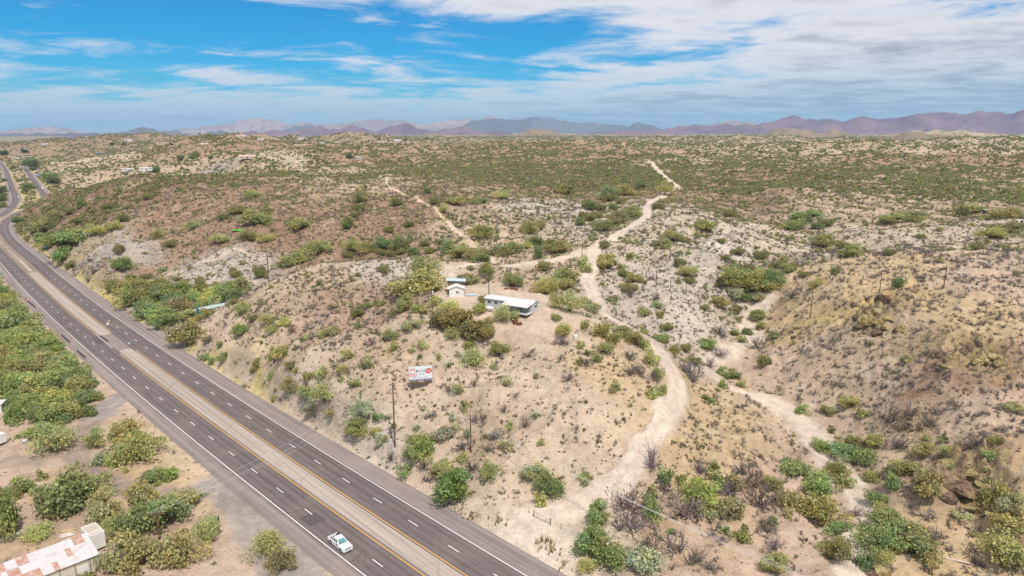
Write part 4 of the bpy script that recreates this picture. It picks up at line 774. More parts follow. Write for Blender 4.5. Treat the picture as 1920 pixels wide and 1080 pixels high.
def fill(poly, n, seed, types, w0, w1):
    r = np.random.default_rng(seed); poly = np.array(poly, float); got = []; lo, hi = poly.min(0), poly.max(0); tries = 0
    while len(got) < n and tries < 6000:
        tries += 1; p = r.uniform(lo, hi); x, y = poly[:, 0], poly[:, 1]; x2, y2 = np.roll(x, 1), np.roll(y, 1)
        if (((y > p[1]) != (y2 > p[1])) & (p[0] < (x2 - x) * (p[1] - y) / (y2 - y + 1e-9) + x)).sum() % 2 == 0: continue
        s_ = .5 + .5 * (p[1] - 300) / 500; w = r.uniform(w0, w1) * s_
        if any(math.hypot(p[0] - g[0], (p[1] - g[1]) * 1.7) < .42 * (w + g[2]) for g in got): continue
        got.append((p[0], p[1], w)); ZP.append((p[0], p[1], w, w * r.uniform(.65, .85), types[r.integers(len(types))]))
fill([(-30,505),(20,520),(60,575),(105,625),(150,690),(165,760),(120,800),(60,790),(-30,760)], 80, 1, 'bdmbdbmd', 30, 55)
fill([(232,560),(300,545),(420,545),(462,555),(420,575),(370,590),(330,610),(300,612)], 24, 2, 'bmdbdm', 36, 60)
fill([(60,440),(95,425),(150,455),(130,475),(100,462),(75,468)], 8, 3, 'dm', 24, 44)
fill([(1085,400),(1150,375),(1185,345),(1205,350),(1165,385),(1110,420),(1085,425)], 13, 4, 'mdm', 26, 44)
fill([(1340,510),(1430,515),(1440,560),(1400,580),(1350,545)], 8, 5, 'dmg', 26, 44)
fill([(640,470),(720,478),(860,475),(900,490),(960,470),(1020,458),(1020,466),(900,480),(650,484)], 20, 6, 'mmpd', 26, 48)
LAND = [ # landmark phrase, u, v
 ('the billboard',788,715),('the white mobile home',955,590),('the small white house',852,560),('the tall pole by the billboard',741,830),('the short pole above the highway',883,845),('the wire gate',1015,970),
 ('the teal trailer',395,580),('the rusty roofed shed',110,1050),('the black trash bin',408,975),('the armed saguaro',268,950),('the white box trailer',175,1000),('the white pickup',635,1030),
 ('the wash bend',1330,690),('the lower wash',1600,960),('the sandy wash fork',1510,800),('the dirt road bend',1262,720),('the dirt road above the gate',1140,920),('the yellow crag',1640,590),('the brown cliff',1800,910),
 ('the yellow crest pole',1519,597),('the far right pole',1769,540),('the pole on the pale knoll',1230,538),('the dirt road fork',1100,470),('the upper dirt road',1220,380),('the pale highway rock cut',170,490),('the blue highway sign',87,465),
 ('the bridge rail',140,645),('the median gap',220,640),('the white trailer with the hitch',8,830),('the hill pole',505,535),('the brown summit',260,335),('the green tarp',445,430),('the fence line scar',850,430),('the tan stucco house',1880,395),
 ('the dirt pad junk',968,608),('the white tank',1079,635),('the pole by the home pad',811,597),('the sandy bench',1450,1000),('the gully above the wash',1400,530),('the white road cut',640,800),('the yellow road cut',430,670),('the right gully',1560,480),('the lower right corner',1880,1050),('the bottom edge',1150,1060)]
def where(u, v):
    b = min(LAND, key=lambda l: (l[1] - u) ** 2 + ((l[2] - v) * 1.3) ** 2); du, dv = u - b[1], (v - b[2]) * 1.3; d = math.hypot(du, dv)
    a = math.degrees(math.atan2(-dv, du)) % 360
    side = ['right of', 'up right of', 'above', 'up left of', 'left of', 'down left of', 'below', 'down right of'][int(((a + 22.5) % 360) // 45)]
    return ('close ' if d < 45 else 'well ' if d > 110 else '') + side, b[0], d
KIND = {'m': 'olive green', 'p': 'yellowish', 'd': 'fresh green', 'g': 'sage green', 'x': 'grey leafless', 'o': 'brownish olive', 'D': 'dark green', 'y': 'straw yellow', 'b': 'bright green', 't': 'bare grey'}
rp = np.random.default_rng(77)
ZP = [(a, b, c, d, 'b' if (t == 'p' and a < 175 and 500 < b < 800) else t) for a, b, c, d, t in ZP]
zu, zv, zw, zh, zt = zip(*ZP); zu = np.array(zu); zv = np.array(zv); _yd = (zu < 480) & (zv > 750); zw = np.array(zw) * np.where(_yd, 1.08, 1.24); zh = np.array(zh) * np.where(_yd, 1.15, 1.2)
Xr, Yr, Zr = ray(zu, zv); dep = np.arctan2(-Zr, np.hypot(Xr, Yr)); vb = zv - .5 * zw * np.sin(dep) * .9
base = at(zu, vb); axd = base[:, 1] * math.cos(PITCH) + (CAM_H - base[:, 2]) * math.sin(PITCH); pxm = FPX / axd
PL = []; DIAM = []
for k in range(len(zu)):
    w = zw[k] / pxm[k]; h = max(.42 * zw[k], (zh[k] - .42 * zw[k] * math.sin(dep[k])) / math.cos(dep[k])) / pxm[k]; t = zt[k]; DIAM.append(w)
    b = base[k].copy(); side, lm, d = where(zu[k], zv[k])
    ss_ = b[:2] @ RD; oo_ = b[:2] @ RN - axis_off(ss_); need = -(13.4 + .58 * w + 1.2)
    if 60 < ss_ < 470 and need < oo_ < 0 and zu[k] < 200: b[:2] += RN * (need - oo_); b[2] = height(b[0], b[1])     # keep crowns off the left shoulder
    big = w > 4.6
    if t == 't': nm, cat, proto = 'dead_tree', 'dead tree', DEAD
    elif t == 'x': nm, cat, proto = 'dry_bush', 'bush', DRY
    elif t == 'y': nm, cat, proto = 'grass_tuft', 'dry grass', TUFT
    elif big and t == 'p': nm, cat, proto = 'palo_verde_tree', 'tree', PALO
    elif big: nm, cat, proto = 'mesquite_tree', 'tree', MESQ
    else: nm, cat, proto = 'desert_shrub', 'shrub', SHRUB
    sz = ('broad' if w > 8 else 'large' if w > 6 else 'medium') if big else ('low' if h < .55 * w else 'small' if w < 2.6 else 'rounded')
    PL.append(dict(nm=nm, cat=cat, proto=proto, p=b, w=w, h=h, t=t, lab=(sz, KIND[t], nm.replace('_', ' '), side, lm), d=d, tree=nm.endswith('tree') and nm != 'dead_tree'))
from collections import defaultdict
dup_ = defaultdict(list)
for q in PL: dup_[' '.join(q['lab'])].append(q)
ORD = ['nearest'] + [w + '-nearest' for w in 'second third fourth fifth sixth seventh eighth ninth tenth eleventh twelfth thirteenth fourteenth fifteenth sixteenth seventeenth eighteenth nineteenth twentieth last'.split()]
for lab, qs in dup_.items():
    qs.sort(key=lambda q: q['d'])
    for i, q in enumerate(qs): q['label'] = lab if len(qs) == 1 else ORD[min(i, 20)] + ' ' + lab
GRP = {'mesquite_tree': 'mesquite trees of the valley', 'palo_verde_tree': 'palo verde trees of the valley', 'desert_shrub': 'shrubs scattered over the hills', 'dry_bush': 'leafless bushes on the slopes', 'grass_tuft': 'dry grass tufts', 'dead_tree': 'bare dead trees'}
REST = []; _n = defaultdict(int)
for q, px_ in sorted(zip(PL, zw), key=lambda t: -t[1]):
    _n[q['nm']] += 1
    if q['nm'] in ('mesquite_tree', 'desert_shrub') and _n[q['nm']] > 285: q['rest'] = True; REST.append(q)
for q in PL:
    if q.get('rest'): continue
    r0 = q['w'] / 2; rz = rp.uniform(0, 6.28); c = 2.05 * np.array(LEAFCOL.get(q['t'], (.2, .17, .15))) * rp.uniform(.86, 1.16) * np.array([rp.uniform(.92, 1.1), 1, rp.uniform(.85, 1.15)]); k = rp.integers(len(q['proto']))
    loc = (q['p'][0], q['p'][1], q['p'][2] - .06); sc = (r0 * 1.28, r0 * 1.28, q['h'] * 1.12)
    if q['tree']:
        e = empty(q['nm'], loc, rz, q['label'], q['cat'], GRP[q['nm']]); cr, tr = q['proto'][k]
        for nm, me in (('crown', cr), ('trunk', tr)):
            o = bpy.data.objects.new(nm, me); COL.objects.link(o); o.parent = e; o.scale = sc; o.color = (*c, 1)
    else:
        o = bpy.data.objects.new(q['nm'], q['proto'][k]); COL.objects.link(o); o.location = loc; o.rotation_euler = (0, 0, rz); o.scale = sc if q['nm'] != 'dead_tree' else (r0, r0, q['h'] * .8); o.color = (*c, 1); tag(o, q['label'], q['cat'], GRP[q['nm']], 'stuff' if q['t'] == 'y' else None)
PLXY = np.array([q['p'][:2] for q in PL]); PLR = np.array([q['w'] / 2 for q in PL])

SCAT = 1.6
# ------------------------------------------------------------------ uncountable plants and stones: instanced on points
def scatter(name, protos, pos, scale, idx, rot, nmcol):
    col = bpy.data.collections.new(nmcol)
    for i, (me, c) in enumerate(protos):
        if 'tint' in me.attributes:      # instances take their own colour from the leaves
            b = np.empty(len(me.vertices) * 4, np.float32); me.attributes['tint'].data.foreach_get('color', b); b = b.reshape(-1, 4); b[:, :3] *= np.array(c) * SCAT; me.attributes['tint'].data.foreach_set('color', b.ravel())
        else:
            a = me.attributes.new('stone_tone', 'FLOAT_COLOR', 'POINT'); a.data.foreach_set('color', np.tile(np.array([*c, 1], np.float32), len(me.vertices)))
        o = bpy.data.objects.new('%s_%02d' % (nmcol, i), me); o.color = (*c, 1); col.objects.link(o)
    me = bpy.data.meshes.new(name); me.vertices.add(len(pos)); me.vertices.foreach_set('co', np.asarray(pos, np.float32).ravel())
    for n, tp, a in (('pick', 'INT', idx), ('turn', 'FLOAT', rot)): x = me.attributes.new(n, tp, 'POINT'); x.data.foreach_set('value', np.asarray(a, np.int32 if tp == 'INT' else np.float32))
    x = me.attributes.new('size', 'FLOAT_VECTOR', 'POINT'); x.data.foreach_set('vector', np.asarray(scale, np.float32).ravel())
    o = bpy.data.objects.new(name, me); COL.objects.link(o); o['kind'] = 'stuff'
    g = bpy.data.node_groups.new(name, 'GeometryNodeTree'); g.interface.new_socket('Geometry', in_out='INPUT', socket_type='NodeSocketGeometry'); g.interface.new_socket('Geometry', in_out='OUTPUT', socket_type='NodeSocketGeometry')
    N, L = g.nodes, g.links; gi = N.new('NodeGroupInput'); go = N.new('NodeGroupOutput'); iop = N.new('GeometryNodeInstanceOnPoints'); ci = N.new('GeometryNodeCollectionInfo'); ci.inputs[0].default_value = col; ci.inputs['Separate Children'].default_value = True; ci.inputs['Reset Children'].default_value = True
    def na(n, tp): x = N.new('GeometryNodeInputNamedAttribute'); x.data_type = tp; x.inputs[0].default_value = n; return x.outputs[0]
    L.new(gi.outputs[0], iop.inputs['Points']); L.new(ci.outputs[0], iop.inputs['Instance']); iop.inputs['Pick Instance'].default_value = True; L.new(na('pick', 'INT'), iop.inputs['Instance Index']); L.new(na('size', 'FLOAT_VECTOR'), iop.inputs['Scale'])
    cx = N.new('ShaderNodeCombineXYZ'); L.new(na('turn', 'FLOAT'), cx.inputs[2]); L.new(cx.outputs[0], iop.inputs['Rotation']); L.new(iop.outputs[0], go.inputs[0])
    md = o.modifiers.new('scatter', 'NODES'); md.node_group = g; return o
def lookup(arr, x, y):
    fi = np.interp(np.hypot(x, y), RAD, np.arange(NR)); fj = np.interp(np.arctan2(x, y), dense, np.arange(760)); i = np.clip(np.rint(fi).astype(int), 0, NR - 1); j = np.clip(np.rint(fj).astype(int), 0, 759); return arr[i, j]
def sample(n, r0, r1, seed):
    r = np.random.default_rng(seed); a = r.uniform(R(-42), R(42), n); q = np.sqrt(r.uniform(r0 * r0, r1 * r1, n)); return q * np.sin(a), q * np.cos(a), r
def clear(x, y, far=0.9):
    k = (lookup(roadside, x, y) > far) & (lookup(bare, x, y) < .25); return k
def away(x, y, f=.7):
    k = np.ones(len(x), bool)
    for p, r0 in zip(PLXY, PLR): k &= (x - p[0]) ** 2 + (y - p[1]) ** 2 > (r0 * f) ** 2
    return k
SCRUBCOL = [(.150, .125, .085), (.125, .105, .082), (.165, .15, .085), (.13, .13, .07), (.175, .14, .10), (.145, .11, .09)]
LOW = [(shrub_proto(600 + i, 3, 9, .24, .5), SCRUBCOL[i]) for i in range(6)]
SMG = [(shrub_proto(620 + i, 5, 15, .19, .45), LEAFCOL['mpdmgp'[i]]) for i in range(6)]
FAR = [(shrub_proto(640 + i, 5, 9, .34, .5), [.92 * x for x in LEAFCOL['mmdmmp'[i]]]) for i in range(6)]
TWG = [(twig_proto(660 + i, 13, 1.0, .055), [(.150, .130, .122), (.125, .105, .095), (.165, .145, .125)][i]) for i in range(3)]
if REST:      # the plants past the largest few hundred of a kind, as one mass
    scatter('smaller_trees_and_shrubs', [(crown_mesh.copy(), LEAFCOL[c]) for crown_mesh, c in zip([MESQ[0][0], MESQ[1][0], SHRUB[0], SHRUB[1]], 'mdmd')], [(*q['p'][:2], q['p'][2] - .06) for q in REST], [(q['w'] * .62, q['w'] * .62, q['h'] * 1.1) for q in REST], [(0 if q['tree'] else 2) + (q['t'] in 'db') for q in REST], [i * 1.7 for i in range(len(REST))], 'masscrown')
# low scrub, dark tussocks of bursage
xs, ys, r = sample(460000, 85, 800, 5); sc_ = lookup(P5[:, :, 3], xs, ys); patch = .35 + 1.0 * np.clip(.5 + fbm(xs / 9, ys / 9, 3, 12) * 1.1, 0, 1)
keep = clear(xs, ys) & (r.random(len(xs)) < sc_ * patch * np.where(np.hypot(xs, ys) < 330, 1., .85)); keep &= (ys * 0 + xs * RN[0] + ys * RN[1] - axis_off(np.clip(xs * RD[0] + ys * RD[1], -60, 600)) > 0) | (r.random(len(xs)) < .25)
xs, ys = xs[keep], ys[keep]; n = len(xs); s0 = .36 + .62 * r.random(n) ** 2.2; zz_ = h_smooth(xs, ys); _t = lookup(tone, xs, ys); twp = np.where((np.arctan2(xs, ys) > .30) & (np.hypot(xs, ys) < 300), .72, .2); tw = r.random(n) < twp; s0 = np.where(tw, s0 * 1.55, s0)
scatter('low_scrub', LOW + TWG, np.stack([xs, ys, zz_ - .03], 1), np.stack([s0, s0, s0 * r.uniform(.7, 1.1, n)], 1), np.where(tw, r.integers(6, 9, n), r.integers(0, 6, n)), r.uniform(0, 6.28, n), 'tussock'); n_low = n
# small green shrubs between the named ones
xs, ys, r = sample(380000, 95, 900, 6); g_ = lookup(P5[:, :, 4], xs, ys); patch = np.clip(.55 + fbm(xs / 22, ys / 22, 3, 14) * 1.0, .12, 1.2) * (.34 + .5 * smooth(260, 420, np.hypot(xs, ys)))
lap = h_smooth(xs + 7, ys) + h_smooth(xs - 7, ys) + h_smooth(xs, ys + 7) + h_smooth(xs, ys - 7) - 4 * h_smooth(xs, ys)
keep = clear(xs, ys, 2.) & (r.random(len(xs)) < g_ * patch * (1 + np.clip(lap * .5, -.5, 1.5)) * .5); xs, ys = xs[keep], ys[keep]; k2 = away(xs, ys, 1.0); xs, ys = xs[k2], ys[k2]; n = len(xs); s0 = .55 + 1.5 * r.random(n) ** 2.2
scatter('small_desert_shrubs', SMG, np.stack([xs, ys, h_smooth(xs, ys) - .05], 1), np.stack([s0, s0, s0 * r.uniform(.9, 1.4, n)], 1), r.integers(0, 6, n), r.uniform(0, 6.28, n), 'shrublet')
# the scrub of the plateau out to where single plants melt together
P_, S_ = [], []
for r0, r1, cnt, sd, lo, hi in ((520, 1000, 160000, 7, .9, 2.3), (1000, 1900, 220000, 8, 1.3, 3.0), (1900, 4600, 260000, 9, 2.0, 4.4)):
    xs, ys, r = sample(cnt, r0, r1, sd); g_ = lookup(P5[:, :, 4], xs, ys); patch = np.clip(.44 + fbm(xs / 60, ys / 60, 4, 15) * .85 + .35 * fbm(xs / 16, ys / 16, 2, 16), .12, 1.2)
    keep = clear(xs, ys, 1.5) & (r.random(len(xs)) < (g_ + .2) * patch * .95); xs, ys = xs[keep], ys[keep]; n = len(xs); s0 = lo + (hi - lo) * r.random(n) ** 1.8
    P_.append(np.stack([xs, ys, h_smooth(xs, ys) - .1], 1)); S_.append(np.stack([s0, s0, s0 * r.uniform(.8, 1.2, n)], 1))
P_ = np.vstack(P_); S_ = np.vstack(S_); r = np.random.default_rng(3); n = len(P_)
scatter('distant_scrub', FAR, P_, S_, r.integers(0, 6, n), r.uniform(0, 6.28, n), 'farbush')
# stones
def stone_proto(seed):
    r = np.random.default_rng(seed); import bmesh
    bm = bmesh.new(); bmesh.ops.create_icosphere(bm, subdivisions=1, radius=1.0)
    for v in bm.verts: v.co *= r.uniform(.65, 1.15); v.co.z = v.co.z * .62 + .25
    me = bpy.data.meshes.new('stone'); bm.to_mesh(me); bm.free(); me.materials.append(M['rock']); return me
def rock_material():
    t = NT('rock'); oc = t.n('ShaderNodeAttribute', attribute_name='stone_tone').outputs['Color']; tc = t.n('ShaderNodeTexCoord').outputs['Object']; n = t.noise(tc, 2.2, 6, .65); n2 = t.noise(tc, .8, 5, .6)
    c = t.mix(t.ramp(n, .40, .58), oc, t.mix(1.0, oc, (.42, .36, .32, 1), 'MULTIPLY')); c = t.mix(t.math('MULTIPLY', t.ramp(n2, .5, .62), .35), c, (.46, .36, .16, 1))
    return t.bsdf(c, .95, .1, n, .2)
M['rock'] = rock_material(); STN = [(stone_proto(700 + i), [(.40, .31, .25), (.30, .21, .165), (.47, .40, .34), (.25, .18, .15)][i]) for i in range(4)]
xs, ys, r = sample(60000, 88, 300, 10); keep = clear(xs, ys, .5) & (r.random(len(xs)) < .2 + .75 * np.clip(lookup(rocky, xs, ys) * 1.2, 0, 1) + .18 * np.clip(fbm(xs / 12, ys / 12, 3, 18), 0, 1)); xs, ys = xs[keep], ys[keep]; n = len(xs); s0 = .09 + .28 * r.random(n) ** 4
scatter('loose_stones', STN, np.stack([xs, ys, h_smooth(xs, ys) - .02], 1), np.stack([s0, s0, s0], 1), r.integers(0, 4, n), r.uniform(0, 6.28, n), 'stone')
# tufts of dry grass on the verge and the yellow hill
xs, ys, r = sample(60000, 86, 330, 11); rs = lookup(roadside, xs, ys); yl = lookup(tone, xs, ys); yel = np.clip((yl[:, 0] - yl[:, 2] - .205) * 9, 0, 1); keep = (lookup(bare, xs, ys) < .3) & (rs > .6) & (r.random(len(xs)) < np.where((rs < 5), .5, .32 * yel)); xs, ys = xs[keep], ys[keep]; n = len(xs); s0 = .18 + .22 * r.random(n)
scatter('dry_grass', [(twig_proto(680 + i, 9, 1.0, .09, 1), [(.47, .35, .16), (.42, .33, .13), (.36, .33, .12)][i]) for i in range(3)], np.stack([xs, ys, h_smooth(xs, ys) - .02], 1), np.stack([s0, s0, s0], 1), r.integers(0, 3, n), r.uniform(0, 6.28, n), 'grasstuft')

# ------------------------------------------------------------------ saguaros
M['cactus'] = plain('cactus_skin', (.175, .19, .095), .9, .15, .25, 6); M['cactus_tip'] = plain('cactus_blossom', (.62, .55, .36), .9, .1, .2, 8)
def pix(u, v):
    """ground point under a pixel, pixels per metre there, depression angle"""
    p = at1(u, v); a = p[1] * math.cos(PITCH) + (CAM_H - p[2]) * math.sin(PITCH); return p, FPX / a, math.atan2(CAM_H - p[2], math.hypot(p[0], p[1]))
def cactus_col(m, path, r):
    for (a, b), (r0, r1) in zip(zip(path[:-1], path[1:]), zip(r[:-1], r[1:])): m.tube(a, b, r0, r1, 9)
def saguaro(u, v, hpx, arms, label, group='saguaros on the hills'):
    p, k, d = pix(u, v); h = hpx / k / math.cos(d); r = max(.2, h * .038); e = empty('saguaro_cactus', (p[0], p[1], p[2] - .1), 0, label, 'cactus', group)
    m = MB(); cactus_col(m, [(0, 0, 0), (0, 0, h * .5), (0, 0, h * .93), (0, 0, h)], [r * .8, r, r * .9, r * .3]); m.build('stem', M['cactus'], e, True)
    for i in range(arms):
        a = .9 + i * 2.2; c = np.array([math.cos(a), math.sin(a), 0]); z0 = h * (.33 + .07 * (i % 3)); z1 = h * (.72 + .1 * ((i * 2) % 3)); q = r * 3.0; m = MB()
        cactus_col(m, [c * r * .6 + (0, 0, z0), c * q * .8 + (0, 0, z0 + r * .7), c * q + (0, 0, z0 + r * 2.2), c * q + (0, 0, z1), c * q + (0, 0, z1 + r * .6)], [r * .55, r * .65, r * .7, r * .62, r * .2]); o = m.build('arm', M['cactus'], e, True)
        if h * k > 30: t = MB(); t.lathe([(r * .5, -.1), (r * .55, .1), (.05, .3)], tuple(c * q + (0, 0, z1 + r * .4)), 7); t.build('blossom', M['cactus_tip'], o)
saguaro(268, 962, 40, 5, 'tall saguaro with five raised arms and pale tips among the yard trees')
SG = [(931, 454, 33, 0), (1002, 449, 30, 1), (1008, 455, 20, 0), (986, 432, 18, 0), (1053, 434, 16, 1), (1840, 304, 16, 1), (1853, 305, 15, 0), (1835, 306, 17, 2), (1815, 308, 11, 0), (1800, 306, 11, 1), (1786, 309, 13, 0), (1890, 301, 11, 0), (700, 342, 15, 1), (722, 347, 17, 0), (800, 332, 13, 0), (861, 332, 14, 1), (963, 329, 15, 0), (988, 352, 18, 2), (994, 368, 18, 1), (1063, 302, 11, 0), (1100, 332, 15, 1), (901, 322, 13, 0), (1151, 312, 12, 0), (836, 695, 6, 0), (1151, 697, 17, 0), (197, 431, 18, 0), (162, 350, 12, 0), (502, 492, 22, 0), (345, 497, 26, 0), (760, 345, 14, 0), (645, 365, 15, 1), (1090, 352, 14, 0), (1200, 330, 12, 0), (1420, 300, 11, 0), (1480, 306, 12, 0), (1575, 330, 12, 1), (1310, 320, 12, 0), (1020, 330, 13, 0)]
_seen = defaultdict(int)
for u, v, h, a in SG:
    s_, l_, _d = where(u, v); lab = '%s saguaro %s %s' % ('armed' if a else 'single stem', s_, l_); _seen[lab] += 1
    if _seen[lab] > 1: lab += ', ' + ORD[min(20, _seen[lab] - 1)]
    saguaro(u, v, h, a, lab)

# ------------------------------------------------------------------ boulders of the crags
import bmesh
def boulder(u, v, wpx, col, flat=.7, zoff=-.25):
    p, k, d = pix(u, v); r = wpx / k / 2 * 1.35; rr = np.random.default_rng(int(u * 7 + v)); bm = bmesh.new(); bmesh.ops.create_icosphere(bm, subdivisions=2, radius=1.0)
    ax = rr.normal(size=(7, 3)); ax /= np.linalg.norm(ax, axis=1)[:, None]; cut = rr.uniform(.42, .8, 7)
    for w in bm.verts:
        q = np.array(w.co)
        for n_, c_ in zip(ax, cut):
            e = q @ n_ - c_
            if e > 0: q = q - n_ * e * .9
        w.co = q * rr.uniform(.94, 1.06)
    me = bpy.data.meshes.new('boulder'); bm.to_mesh(me); bm.free(); a_ = me.attributes.new('stone_tone', 'FLOAT_COLOR', 'POINT'); a_.data.foreach_set('color', np.tile(np.array([*col, 1], np.float32), len(me.vertices))); me.materials.append(M['rock'])
    o = bpy.data.objects.new('boulder', me); COL.objects.link(o); o.location = (p[0], p[1], p[2] + r * zoff); o.scale = (r, r * rr.uniform(.7, 1.1), r * flat * rr.uniform(.8, 1.2)); o.rotation_euler = (rr.uniform(-.3, .3), rr.uniform(-.3, .3), rr.uniform(0, 6.3))
    s_, l_, _d = where(u, v); szw = 'big' if wpx > 26 else 'mid sized' if wpx > 15 else 'small'; cn = 'ochre' if col[0] > .34 else 'dark brown'; lab = '%s %s boulder %s %s' % (szw, cn, s_, l_); _seen[lab] += 1
    if _seen[lab] > 1: lab += ', ' + ORD[min(20, _seen[lab] - 1)]
    tag(o, lab, 'boulder', 'boulders of the rocky crags')
BO, BD = (.35, .285, .145), (.19, .13, .095)
for u, v, w, c in [(1612,592,24,BD),(1624,598,30,BO),(1640,590,34,BO),(1652,583,26,BO),(1632,582,26,BD),(1621,584,20,BD),(1650,605,22,BO),(1660,612,20,BO),(1668,597,18,BO),(1645,622,22,BD),(1657,560,30,BD),(1640,556,22,BO),(1690,615,18,BO),(1697,622,12,BO),(1603,573,16,BD),(1630,560,16,BD),(1676,575,16,BD),(1610,610,14,BD),
    (1805,655,22,BD),(1816,650,18,BD),(1835,645,14,BD),(1850,655,20,BO),(1862,668,22,BO),(1842,672,26,BO),(1829,676,20,BO),(1872,680,16,BO),(1885,685,16,BO),(1780,612,14,BO),(1770,668,22,BD),(1785,672,26,BO),(1775,688,20,BO),(1748,666,14,BD),(1490,632,12,BD),(1495,590,10,BD),(1800,600,12,BD),
    (1780,870,34,BO),(1800,880,40,BD),(1822,885,36,BO),(1775,900,34,BD),(1798,912,44,BD),(1825,918,36,BD),(1780,930,30,BD),(1812,940,36,BO),(1842,905,24,BO),(1848,930,28,BD),(1650,1070,30,BO),(1635,1078,22,BD),(345,998,20,BD),(352,1003,13,BO),(1430,612,20,BD),(1350,500,10,BD),(1245,640,8,BO),(935,708,9,BD)]:
    boulder(u, v, w, c)
# rock-cut slabs at the highway
for u, v, w in [(135,492,20),(150,500,26),(165,490,24),(178,478,22),(190,500,28),(160,470,20),(200,482,22),(145,512,18),(172,512,20),(212,505,22),(185,462,16),(205,520,18)]: boulder(u, v, w, (.33, .285, .25), .9, -.35)

# ------------------------------------------------------------------ materials of built things
M['white'] = plain('white_painted_metal', (.74, .73, .71), .55, .4, .05, .8, ((.5, .42, .34), .35)); M['roofwhite'] = plain('white_roof_coating', (.60, .59, .57), .7, .3, .06, .5, ((.45, .41, .37), .6))
M['siding'] = plain('pale_green_siding', (.54, .57, .54), .7, .3, .06, .7, ((.5, .44, .36), .3)); M['dark'] = plain('black_plastic', (.022, .022, .024), .5, .4, .1); M['glass'] = plain('dark_glass', (.035, .045, .05), .12, .6, .05)
M['teal'] = plain('teal_paint', (.07, .19, .175), .6, .3, .1); M['wood'] = plain('weathered_pole_wood', (.135, .082, .058), .9, .15, .3, 2); M['rust'] = plain('rusted_steel', (.20, .085, .048), .9, .15, .35, 2.5); M['rustroof'] = plain('rusted_roof_sheet', (.42, .235, .17), .85, .2, .3, 1.6, ((.56, .50, .47), .85))
M['zinc'] = plain('weathered_roof_sheet', (.56, .535, .53), .6, .4, .08, .9, ((.44, .27, .19), .5)); M['cream'] = plain('cream_board_wall', (.58, .53, .43), .85, .2, .08, 1., ((.42, .35, .27), .4)); M['steel'] = plain('grey_steel', (.36, .36, .36), .5, .5, .1, 3); M['wire'] = plain('aluminium_wire', (.55, .53, .51), .5, .4, .05)
M['bluesteel'] = plain('blue_grey_roof_sheet', (.42, .50, .56), .5, .4, .08); M['tealroof'] = plain('pale_blue_roof', (.38, .46, .45), .5, .4, .08); M['stucco'] = plain('tan_stucco', (.54, .40, .235), .9, .15, .06, 1); M['pinkroof'] = plain('pink_tile_roof', (.56, .40, .33), .8, .2, .1, .7); M['slab'] = plain('concrete_slab', (.45, .38, .32), .9, .2, .1, .8)
M['blue'] = plain('blue_sign_face', (.02, .20, .50), .5, .4, .03); M['red'] = plain('red_marker_face', (.62, .17, .15), .5, .3, .08); M['green'] = plain('green_tarp', (.12, .42, .06), .6, .3, .12)
def wall_box(e, w, d, h, mat, z0=0., nm='wall', y0=0., x0=0.): m = MB(); m.box((x0, y0, z0 + h / 2), (w, d, h)); return m.build(nm, mat, e)
def gable(e, w, d, z, rise, mat, over=.35, x0=0., y0=0., th=.1, nm='roof'):
    m = MB(); a = w / 2 + over; b = d / 2 + over; dz = rise * b / (d / 2) - rise
    for s in (-1, 1):
        P = [(x0 - a, y0, z + rise), (x0 + a, y0, z + rise), (x0 + a, y0 + s * b, z - dz), (x0 - a, y0 + s * b, z - dz)]
        if s > 0: P = P[::-1]
        lo = [(p[0], p[1], p[2]) for p in P]; hi = [(p[0], p[1], p[2] + th) for p in P]; m.hexa(lo[::-1] + hi[::-1])
    o = m.build(nm, mat, e); g = MB()
    for s in (-1, 1):
        tri = [(x0 + s * w / 2, y0 - d / 2, z), (x0 + s * w / 2, y0 + d / 2, z), (x0 + s * w / 2, y0, z + rise - .01)]; g.poly(tri if s > 0 else tri[::-1])
    return o, g
def flat_item(e, nm, c, d, mat, rz=0.): m = MB(); m.box(c, d, rz); return m.build(nm, mat, e)

